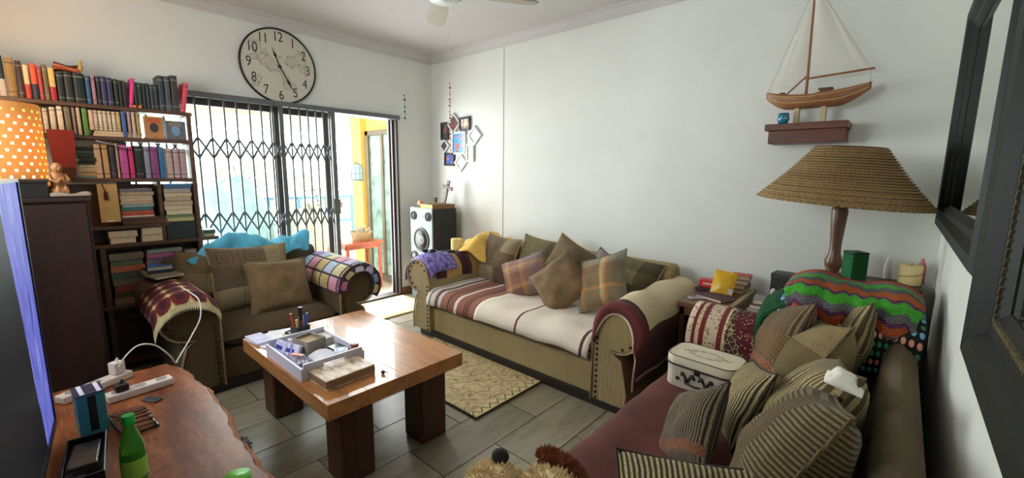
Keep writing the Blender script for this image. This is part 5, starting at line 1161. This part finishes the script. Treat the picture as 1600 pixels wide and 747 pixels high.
put('deck', B().grid(lambda u, v: Vector((BX0+(BX1-BX0)*(.02+.96*u), BYC + (2*v-1)*.058*(max(0., 1-abs(2*(.02+.96*u)-.96)**2.6))**.62, 1.930+.036*abs(2*u-1)**2.2)), 30, 4), mhull, bo, world=True)
put('cabin', B().box(3.885, -.14, 1.934, 3.935, -.08, 1.964).box(3.875, -.145, 1.962, 3.945, -.075, 1.968), mdk, bo, world=True); put('bow_hatch', B().box(3.675, -.13, 1.934, 3.70, -.09, 1.965), mdk, bo, world=True)
put('mast', B().cyl((3.812, BYC, 1.93), (3.800, BYC, 2.60), .008, .005, 8), mspar, bo, world=True); put('boom', B().cyl((3.80, BYC, 2.035), (4.125, BYC, 2.052), .006, n=8), mspar, bo, world=True); put('bowsprit_spar', B().cyl((3.70, BYC, 1.945), (3.815, BYC, 2.06), .005, n=6), mspar, bo, world=True)
gz = NT('gauze_sail'); gz.base(S(226, 220, 204)); gz.set(Roughness=.9, Alpha=.30); msail = gz.m
def tri(a, c, d, bulge):
    a, c, d = Vector(a), Vector(c), Vector(d)
    return lambda u, v: a.lerp(c.lerp(d, u), v) + Vector((0, -bulge*math.sin(math.pi*u)*math.sin(math.pi*v), 0))
put('mainsail', B().grid(tri((3.803, BYC, 2.57), (3.815, BYC, 2.045), (4.06, BYC, 2.055), .03), 10, 10), msail, bo, world=True, smooth=True); put('leech_sail', B().grid(tri((3.80, BYC, 2.58), (4.05, BYC+.01, 2.06), (4.105, BYC+.01, 2.05), .02), 6, 10), msail, bo, world=True, smooth=True)
put('jib', B().grid(tri((3.80, BYC, 2.52), (3.80, BYC, 2.05), (3.66, BYC, 1.97), .02), 8, 10), msail, bo, world=True, smooth=True); put('foresail', B().grid(tri((3.79, BYC+.01, 2.50), (3.70, BYC+.01, 1.99), (3.615, BYC+.01, 1.985), .015), 8, 10), msail, bo, world=True, smooth=True)
put('rigging', B().cyl((3.80, BYC, 2.56), (3.605, BYC, 1.975), .0012, n=4).cyl((3.80, BYC, 2.58), (4.11, BYC, 2.05), .0012, n=4).cyl((4.11, BYC, 2.05), (4.11, BYC, 1.975), .0012, n=4), pm((160, 146, 120), .8), bo, world=True)
for x in (3.775, 3.91): put('stand_post', B().box(x-.014, -.13, 1.768, x+.014, -.09, 1.868), pm((196, 176, 140), .7, .2), bo, world=True, bevel=.002)
cu = thing('blue_cup', 'small glazed turquoise cup on the boat shelf', 'cup', (3.715, -.165, 1.768)); put('cup', B().lathe([(.018,0),(.026,.006),(.034,.03),(.030,.055),(.027,.064),(.024,.064),(.027,.05),(.028,.03),(.0,.01)], 24), pm((30, 120, 150), .2, .2, coat=.5), cu, smooth=True); put('rim_band', B().lathe([(.0305,.056),(.0285,.064),(.026,.0655),(.024,.064)], 24, cap=False), pm((20, 90, 120), .2), cu, smooth=True)

# ---------------------------------------------------------------- corner tables, lamp and what stands on them
msd = wood('side_table_wood', (84, 48, 34), (130, 84, 60), 'X', 3, .4)
s1 = thing('side_table', 'small dark wooden side table between the two sofas', 'table', (3.47, -.38, 0)); put('top', B().box(3.325, -.655, .625, 3.605, -.06, .66), msd, s1, world=True, bevel=.004)
for x in (3.335, 3.565):
    for y in (-.635, -.10): put('leg', B().box(x, y, 0, x+.03, y+.03, .625), msd, s1, world=True, bevel=.003)
put('rail', B().box(3.335, -.635, .57, 3.595, -.615, .625).box(3.575, -.62, .57, 3.595, -.08, .625), msd, s1, world=True)
s2 = thing('lamp_cabinet', 'low cabinet with a pale raised edge carrying the table lamp', 'cabinet', (4.04, -.33, 0))
put('body', B().box(3.63, -.60, 0, 4.44, -.04, .56), mshelf, s2, world=True, bevel=.004); put('raised_edge', B().box(3.612, -.635, .40, 3.642, -.06, .675), wood('pale_edge_wood', (120, 104, 74), (176, 156, 118), 'Y', 3), s2, world=True, bevel=.003); put('top', B().box(3.645, -.63, .561, 4.45, -.03, .585), msd, s2, world=True, bevel=.003)
ch = thing('wooden_chest', 'dark wooden chest in the corner behind the lamp', 'chest', (4.25, -.17, .585)); put('body', B().box(4.03, -.27, .586, 4.44, -.05, .83), mshelf, ch, world=True, bevel=.004); put('lid', B().box(4.02, -.28, .831, 4.45, -.045, .865), mshelf, ch, world=True, bevel=.004)
LX, LY = 4.075, -.44
lpm = wood('turned_dark_wood', (70, 44, 28), (116, 76, 46), 'Z', 3, .35)
la = thing('table_lamp', 'turned dark wood table lamp with a wide woven grass shade', 'lamp', (LX, LY, .586))
put('stem', B().lathe([(.11,0),(.115,.015),(.10,.03),(.055,.045),(.035,.07),(.03,.10),(.045,.15),(.05,.22),(.045,.275),(.028,.30),(.036,.315),(.036,.335),(.028,.35),(.040,.385),(.042,.41),(.028,.45),(.026,.50),(.033,.60),(.038,.68),(.03,.72),(.012,.73),(.012,.95)], 28), lpm, la, smooth=True)
t = NT('woven_grass'); uv = t.coord('UV'); o = t.sep(uv)
rows = t.math('SINE', t.math('ADD', t.math('MULTIPLY', o[1], 190), t.math('MULTIPLY', t.math('SINE', t.math('MULTIPLY', o[0], 500)), 1.2))); nz = t.noise(t.coord('UV', (60, 12, 1)), 4, 5); bands = t.noise(t.coord('UV', (16, 1, 1)), 2, 2)
gmix = t.math('ADD', t.math('MULTIPLY', rows, .22), t.math('ADD', t.math('MULTIPLY', nz, .6), t.math('MULTIPLY', bands, .35)))
t.base(t.ramp(gmix, [(.2, S(70, 52, 30)), (.45, S(134, 106, 66)), (.75, S(196, 166, 110))])); t.set(Roughness=.85); t.bump(gmix, .8, .008)
Msh = Matrix.Translation((0, 0, .86)) @ Matrix.Rotation(R_(4.0), 4, 'Y')
sh = put('lampshade', B().lathe([(.385, -.135), (.30, -.05), (.20, .065), (.150, .150)], 64, Msh, cap=False), t.m, la, smooth=True, solid=.006)
wv_ = B(); 
for k in range(22):
    f_ = (k+.5)/22; r = .387 + (.152-.387)*f_ + .010*math.sin(math.pi*f_)*-1; z = -.135 + .285*f_
    N = 128; wv_.tube([Msh @ Vector(((r+.004+.0022*math.cos(i*math.pi*.5+k*1.6))*math.cos(2*math.pi*i/N), (r+.004+.0022*math.cos(i*math.pi*.5+k*1.6))*math.sin(2*math.pi*i/N), z)) for i in range(N)], .0052, 4, True)
put('grass_coil', wv_, t.m, sh, smooth=True, kind='stuff')
put('shade_ring', B().tube([Msh @ Vector((.152*math.cos(k*math.pi/16), .152*math.sin(k*math.pi/16), .152)) for k in range(32)], .006, 6, True).bar(Msh @ Vector((-.15, 0, .14)), Msh @ Vector((.15, 0, .14)), .004, .004), lpm, la)
put('bulb', B().ball((0, 0, .97), .03, .03, .04), pm((236, 236, 230), .2), la, smooth=True)
gc = thing('green_box', 'dark green felt-covered box standing behind the lamp stem', 'box', (4.155, -.20, .866), R_(38)); put('body', B().box(-.043, -.043, 0, .043, .043, .145), cloth('emerald_felt', (20, 96, 48), .2), gc, bevel=.003); put('lid', B().box(-.044, -.044, .146, .044, .044, .160), cloth('emerald_felt_lid', (16, 80, 40), .2), gc, bevel=.003)
cd_ = thing('pillar_candle', 'thick cream pillar candle in the corner by the mirror wall', 'candle', (4.395, -.145, .866)); put('wax', B().lathe([(.048,0),(.050,.004),(.050,.105),(.046,.110),(.02,.104),(0,.104)], 24), pm((240, 214, 150), .5, .06), cd_, smooth=True); put('wick', B().cyl((0,0,.104), (.002,0,.118), .0018, n=5), mblk, cd_)
put('spiral_band', B().tube([(.0505*math.cos(k*.25), .0505*math.sin(k*.25), .012+.0022*k) for k in range(38)], .002, 5), pm((120, 84, 60), .6), cd_)
for k, (x, y, c, nm) in enumerate(((4.30, -.095, (226, 222, 220), 'white oval trinket behind the candle'), (4.44, -.075, (206, 120, 120), 'small pink bottle behind the candle'))):
    e = thing('trinket', nm, 'trinket', (x, y, .866)); put('body', B().lathe([(.014,0),(.018,.004),(.020,.06),(.018,.10),(.008,.125),(.006,.14),(0,.142)], 16), pm(c, .35), e, smooth=True); put('base', B().lathe([(.02,0),(.02,.006),(.014,.008)], 16), pm((90, 80, 70), .5), e)
# on the small side table
pk = thing('yellow_packet', 'yellow foil snack packet propped up on the side table', 'packet', (3.50, -.34, .661)); Mp = Matrix.Translation((3.495, -.36, .668)) @ Matrix.Rotation(R_(12), 4, 'Z') @ Matrix.Rotation(R_(-24), 4, 'X') @ Matrix.Rotation(R_(8), 4, 'Y')
def pkf(s): return lambda u, v: Mp @ Vector(((u-.5)*.135, s*.018*(math.sin(math.pi*u)*math.sin(math.pi*v))**.6 + .003*noise.noise(Vector((u*6, v*6, s))), v*.165))
put('pouch', B().grid(pkf(-1), 14, 14).grid(pkf(1), 14, 14), pm((236, 182, 36), .3, .14, 30), pk, world=True, smooth=True); put('print_patch', B().grid(lambda u, v: Mp @ Vector(((.28+.2*u)*.135, -.0185, .015+.035*v)), 3, 3), pm((196, 196, 206), .4), pk, world=True)
book_flat(3.40, 3.58, -.52, -.36, .661, .679, (70, 40, 70), 'purple paperback lying under the yellow packet', None, True, -18)
ph2 = thing('white_phone', 'slim white phone at the front of the side table', 'phone', (3.405, -.52, .661), R_(50)); put('body', B().box(-.06, -.022, 0, .06, .022, .009), pm((226, 214, 214), .3), ph2, bevel=.003); put('screen', B().box(-.054, -.019, .0091, .054, .019, .0096), pm((150, 140, 146), .15), ph2)
crd = thing('red_box', 'red and white carton behind the yellow packet', 'box', (3.40, -.24, .683), R_(6)); put('carton', B().box(-.075, -.04, 0, .075, .04, .05), pm((214, 50, 40), .4, .1), crd, bevel=.002); put('print_stripe', B().box(-.05, -.0408, .018, .05, -.04, .034), pm((236, 190, 180), .4), crd)
wl = thing('black_wallet', 'black wallet under the red carton', 'wallet', (3.40, -.26, .661)); put('flap', B().box(-.085, -.06, .012, .085, .06, .0215), mblk, wl, bevel=.003); put('body', B().box(-.083, -.058, 0, .083, .058, .0118), mblk, wl, bevel=.003)
for k, (z, c, nm) in enumerate(((.661, (90, 84, 70), 'drab'), (.69, (150, 110, 90), 'tan'), (.72, (100, 110, 120), 'slate'), (.75, (196, 80, 60), 'red'))):
    book_flat(3.47+.01*k, 3.60+.005*k, -.22+.01*k, -.08, z, z+.029, c, '%s book in the pile behind the yellow packet' % nm, 'pile behind the packet', k % 2 == 0, 4*k-6)
for k, (z, c, nm, po) in enumerate(((.586, (60, 80, 130), 'blue and yellow', False), (.616, (200, 196, 200), 'pale', True), (.644, (70, 40, 40), 'maroon', False), (.672, (150, 140, 130), 'grey', True))):
    book_flat(3.68+.004*k, 3.90, -.52+.03*k, -.30+.01*k, z, z+.027, c, '%s book in the pile left of the green knit' % nm, 'pile on the lamp cabinet', po, -8+5*k)
bb_ = thing('black_case', 'black oblong case behind the pile of books by the lamp', 'case', (3.84, -.19, .586), R_(-4)); put('body', B().box(-.085, -.06, 0, .085, .06, .215), pm((34, 34, 32), .5), bb_, bevel=.004); put('lid', B().box(-.087, -.062, .216, .087, .062, .255), pm((52, 52, 48), .5), bb_, bevel=.004)
an = thing('small_figurine', 'small white seated figurine on the book pile', 'figurine', (3.80, -.37, .70)); mag = pm((190, 190, 186), .5, .1)
put('body', B().ball((0, 0, .022), .024, .018, .024).ball((.02, .0, .012), .03, .014, .012), mag, an, smooth=True); put('head', B().ball((-.004, -.002, .058), .015), mag, an, smooth=True)
for s_ in (-1, 1): put('wing', B().ball((.004, .012+.0*s_, .036), .010, .005, .022, M=Matrix.Rotation(R_(25*s_), 4, 'Y')), mag, an, smooth=True)

# ---------------------------------------------------------------- crochet blankets stacked in the corner
def zig(name):
    t = NT(name); uv = t.coord('UV'); o = t.sep(uv); zz = t.math('PINGPONG', t.math('MULTIPLY', o[0], 1.), .0555)
    y = t.math('ADD', o[1], t.math('MULTIPLY', zz, .6))
    st = [(0, (120, 120, 120)), (.05, (226, 100, 40)), (.12, (120, 60, 110)), (.15, (130, 130, 130)), (.21, (90, 214, 60)), (.28, (120, 66, 120)), (.31, (236, 116, 50)), (.39, (124, 124, 124)), (.45, (100, 220, 70)), (.52, (150, 150, 150)), (.58, (236, 108, 44)), (.66, (110, 60, 100)), (.69, (130, 130, 126)), (.75, (96, 210, 66)), (.82, (236, 110, 44)), (.9, (120, 64, 110)), (.94, (140, 140, 140))]
    col = t.ramp(y, [(p*.98, S(*c)) for p, c in st], True); kn = t.math('SINE', t.math('MULTIPLY', o[0], 380)); kn2 = t.math('SINE', t.math('MULTIPLY', y, 330)); k_ = t.math('MULTIPLY', kn, kn2)
    t.base(t.mix(t.math('ADD', t.math('MULTIPLY', k_, .25), .22), col, (.02, .02, .02, 1))); t.bump(k_, .8, .008); t.set(Roughness=.95); return t.m
FP = path([(0, -.575, .86), (0, -.60, .92), (0, -.72, .950), (0, -.86, .945), (0, -.945, .915), (0, -.975, .86), (0, -.98, .79)])
def chev(u, v):
    p = FP(1-v); x = 3.955 + .46*u; e = abs(2*u-1)**8
    return Vector((x, p.y + .012*math.sin(u*28)*(1-v) , p.z - .035*e - .02*u + .008*math.sin(u*9) + wr(u, v, 21, .014)))
sheet('chevron_blanket', chev, 60, 30, zig('chevron_wool'), 'folded zigzag crochet blanket in orange, lime and grey on top of the stack', 'blanket', .03)
t = NT('dotted_crochet'); v = t.coord('UV', (22, 17, 1)); o = t.sep(v); fx = t.math('SUBTRACT', t.math('FRACT', o[0]), .5); fy = t.math('SUBTRACT', t.math('FRACT', o[1]), .5)
dd = t.math('SQRT', t.math('ADD', t.math('MULTIPLY', fx, fx), t.math('MULTIPLY', fy, fy))); wn = t.n('ShaderNodeTexWhiteNoise', noise_dimensions='1D'); t.l(t.math('FLOOR', o[1]), wn.inputs['W'])
dc = t.ramp(wn.outputs['Value'], [(0, S(236, 160, 130)), (.35, S(120, 190, 220)), (.7, S(60, 150, 110))], True); t.base(t.mix(t.math('LESS_THAN', dd, .33), S(24, 22, 24), dc)); t.bump(t.math('SUBTRACT', 1., dd), .7, .008); t.set(Roughness=.95)
FP2 = path([(0, -.575, .80), (0, -.70, .86), (0, -.90, .85), (0, -.985, .80), (0, -1.00, .72), (0, -.995, .62)])
sheet('dotted_blanket', lambda u, v: Vector((3.93+.51*u, FP2(1-v).y + wr(u, v, 22, .01), FP2(1-v).z + wr(v, u, 23, .01) - .02*abs(2*u-1)**6)), 40, 22, t.m, 'black crochet blanket with rows of coloured dots, under the zigzag blanket', 'blanket', .03)
t = NT('emerald_knit'); v = t.coord('Object', (1, 1, 1)); k1 = t.wave(v, 38, 1.5, d='Z', dsc=3.); k2 = t.wave(v, 38, 1.5, d='Y', dsc=3.); kk = t.math('MULTIPLY', k1, k2); t.base(t.ramp(kk, [(0, S(4, 56, 30)), (.6, S(16, 128, 72))])); t.bump(kk, .9, .01); t.set(Roughness=.95)
def knit(u, v):
    p = path([(3.99, 0, .72+.10), (3.93, 0, .80), (3.88, 0, .76), (3.86, 0, .69), (3.865, 0, .60)])(v)
    return Vector((p.x - .03*math.sin(u*3), -.98+.50*u, p.z + .03*math.sin(math.pi*u) + wr(u, v, 25, .02)))
sheet('green_knit', knit, 24, 18, t.m, 'emerald green knitted blanket hanging at the left of the crochet stack', 'blanket', .025)
# ---------------------------------------------------------------- suitcase
sc3 = thing('suitcase', 'small cream keepsake suitcase with a black ornate latch on the maroon throw', 'suitcase', (3.715, -1.30, .464), R_(-3)); msc = pm((226, 214, 188), .6, .06, 20, name='cream_paperboard')
def rrect(w_, d_, r, n=6):
    pts = []
    for cx_, cy_, a0 in ((w_/2-r, d_/2-r, 0), (-w_/2+r, d_/2-r, 90), (-w_/2+r, -d_/2+r, 180), (w_/2-r, -d_/2+r, 270)):
        for k in range(n+1): a = R_(a0+90*k/n); pts.append((cx_+r*math.cos(a), cy_+r*math.sin(a)))
    return pts
put('body', B().prism(rrect(.31, .205, .055), lambda u, v_, s: Vector((u, v_, s)), 0, .105), pm((190, 178, 160), .7, .1, 30), sc3, bevel=.003); put('lid', B().prism(rrect(.314, .209, .056), lambda u, v_, s: Vector((u, v_, s)), .108, .150), msc, sc3, bevel=.006)
put('trim_cord', B().tube([(u, v_, .1065) for u, v_ in rrect(.318, .213, .057)], .0035, 6, True), mblk, sc3); put('top_edge', B().tube([(u, v_, .150) for u, v_ in rrect(.308, .203, .053)], .0025, 6, True), pm((70, 60, 46), .6), sc3)
orn = B()
for sgn in (-1, 1):
    orn.tube([(sgn*(.01+.06*s_), -.106, .060 + .012*math.sin(s_*9)) for s_ in [k/14 for k in range(15)]], .006, 6)
    for k in range(4): orn.ball((sgn*(.02+.022*k), -.107, .060+.014*(-1)**k), .010, .004, .010, 8, 6)
put('latch_plate', orn, mblk, sc3, smooth=True); put('handle', B().tube([(-.05, -.106, .050), (-.045, -.122, .040), (0, -.126, .036), (.045, -.122, .040), (.05, -.106, .050)], .005, 6), mblk, sc3, smooth=True); put('lock', B().box(-.012, -.112, .085, .012, -.104, .112), mblk, sc3, bevel=.002)
em_ = B().tube([(.075*math.cos(k*math.pi/16), .040*math.sin(k*math.pi/16), .1505) for k in range(32)], .0012, 4, True)
for k in range(10): a = k*math.pi/5; em_.tube([(.05*math.cos(a), .025*math.sin(a), .1505), (.07*math.cos(a+.2), .035*math.sin(a+.2), .1507), (.09*math.cos(a), .045*math.sin(a), .1505)], .0012, 4)
for sgn in (-1, 1): em_.tube([(sgn*(.08+.03*s_), .012*math.sin(s_*8), .1505) for s_ in [k/8 for k in range(9)]], .0012, 4)
put('lid_flourish', em_, pm((150, 134, 104), .7), sc3)
put('tissue', B().grid(lambda u, v: Vector((4.20+.09*u, -1.83+.10*v, .850+.04*math.sin(math.pi*u)*math.sin(math.pi*v)*(1+.8*noise.noise(Vector((u*4, v*4, 2)))) - .02*u)), 14, 14), pm((240, 236, 222), .9, .03), world=True, smooth=True, solid=.003, label='crumpled white tissue on top of the middle khaki cushion', cat='tissue')
# book lying on the armchair arm, with a small pile beside it
book_flat(.42, .60, -2.85, -2.68, .705, .722, (150, 140, 110), 'thin drab paperback lying on the left armchair arm', None, True, 12)
book_flat(.31, .47, -2.86, -2.72, .705+.0, .745, (46, 56, 70), 'dark blue hardback standing behind the left armchair arm', None, False, 6); book_flat(.33, .48, -2.84, -2.70, .746, .770, (70, 120, 190), 'bright blue paperback on the dark blue hardback', None, True, -8)

# ---------------------------------------------------------------- toy dog in the foreground
dg = thing('plush_dog', 'cream fluffy plush dog with brown ears lying on the maroon throw', 'soft toy', (3.66, -2.62, .46)); mfur = cloth('cream_plush', (226, 200, 150), .18, sc=20); mbrn = cloth('rust_plush', (132, 66, 34), .3, sc=20)
def fur(balls, n, seed, L=.016):
    rr = random.Random(seed); bb = B(); 
    for c, r in balls:
        for _ in range(n):
            d = Vector((rr.gauss(0,1), rr.gauss(0,1), rr.gauss(0,1))).normalized(); p = Vector(c)+Vector((d.x*r[0], d.y*r[1], d.z*r[2])); q = d.orthogonal().normalized()*.0035; q2 = d.cross(q); tip = p + d*L*rr.uniform(.6, 1.2) + q*rr.uniform(-2, 2) + q2*rr.uniform(-2, 2)
            i = bb.addv([p+q, p-q*.5+q2*.9, p-q*.5-q2*.9, tip]); bb.face((i, i+1, i+3)); bb.face((i+1, i+2, i+3)); bb.face((i+2, i, i+3))
    return bb
HC = Vector((3.695, -2.50, .575))
parts = [('body', [((3.78, -2.74, .56), (.15, .16, .10))]), ('head', [(tuple(HC), (.10, .095, .078))]), ('muzzle', [((3.565, -2.56, .580), (.095, .075, .058))])]
for nm, bl in parts:
    bb = B()
    for c, r in bl: bb.ball(c, *r, n=24, m=16)
    p = put(nm, bb, mfur, dg, world=True, smooth=True); put('fur', fur(bl, 1500 if nm != 'body' else 1200, 3), mfur, p, world=True, kind='stuff')
put('nose', B().ball((3.535, -2.515, .645), .027, .024, .020, 16, 10), cloth('black_plush', (22, 18, 18), .2), dg, world=True, smooth=True)
for sgn, c in ((1, (3.665, -2.400, .618)), (-1, (3.74, -2.62, .60))):
    e = put('ear', B().ball(c, .08, .022, .036, 18, 12), mbrn, dg, world=True, smooth=True); put('fur', fur([(c, (.08, .022, .036))], 900, 9, .014), mbrn, e, world=True, kind='stuff')
for c in ((3.60, -2.72, .50), (3.66, -2.86, .50)): put('paw', B().ball(c, .09, .04, .04, 14, 10), mfur, dg, world=True, smooth=True)
put('mouth', B().tube([(3.50, -2.55, .572), (3.487, -2.545, .56), (3.49, -2.535, .555)], .004, 5), cloth('maroon_felt', (120, 30, 40)), dg, world=True)
for c in ((3.61, -2.61, .632), (3.66, -2.585, .652)): put('eye', B().ball(c, .010), mblk, dg, world=True, smooth=True)
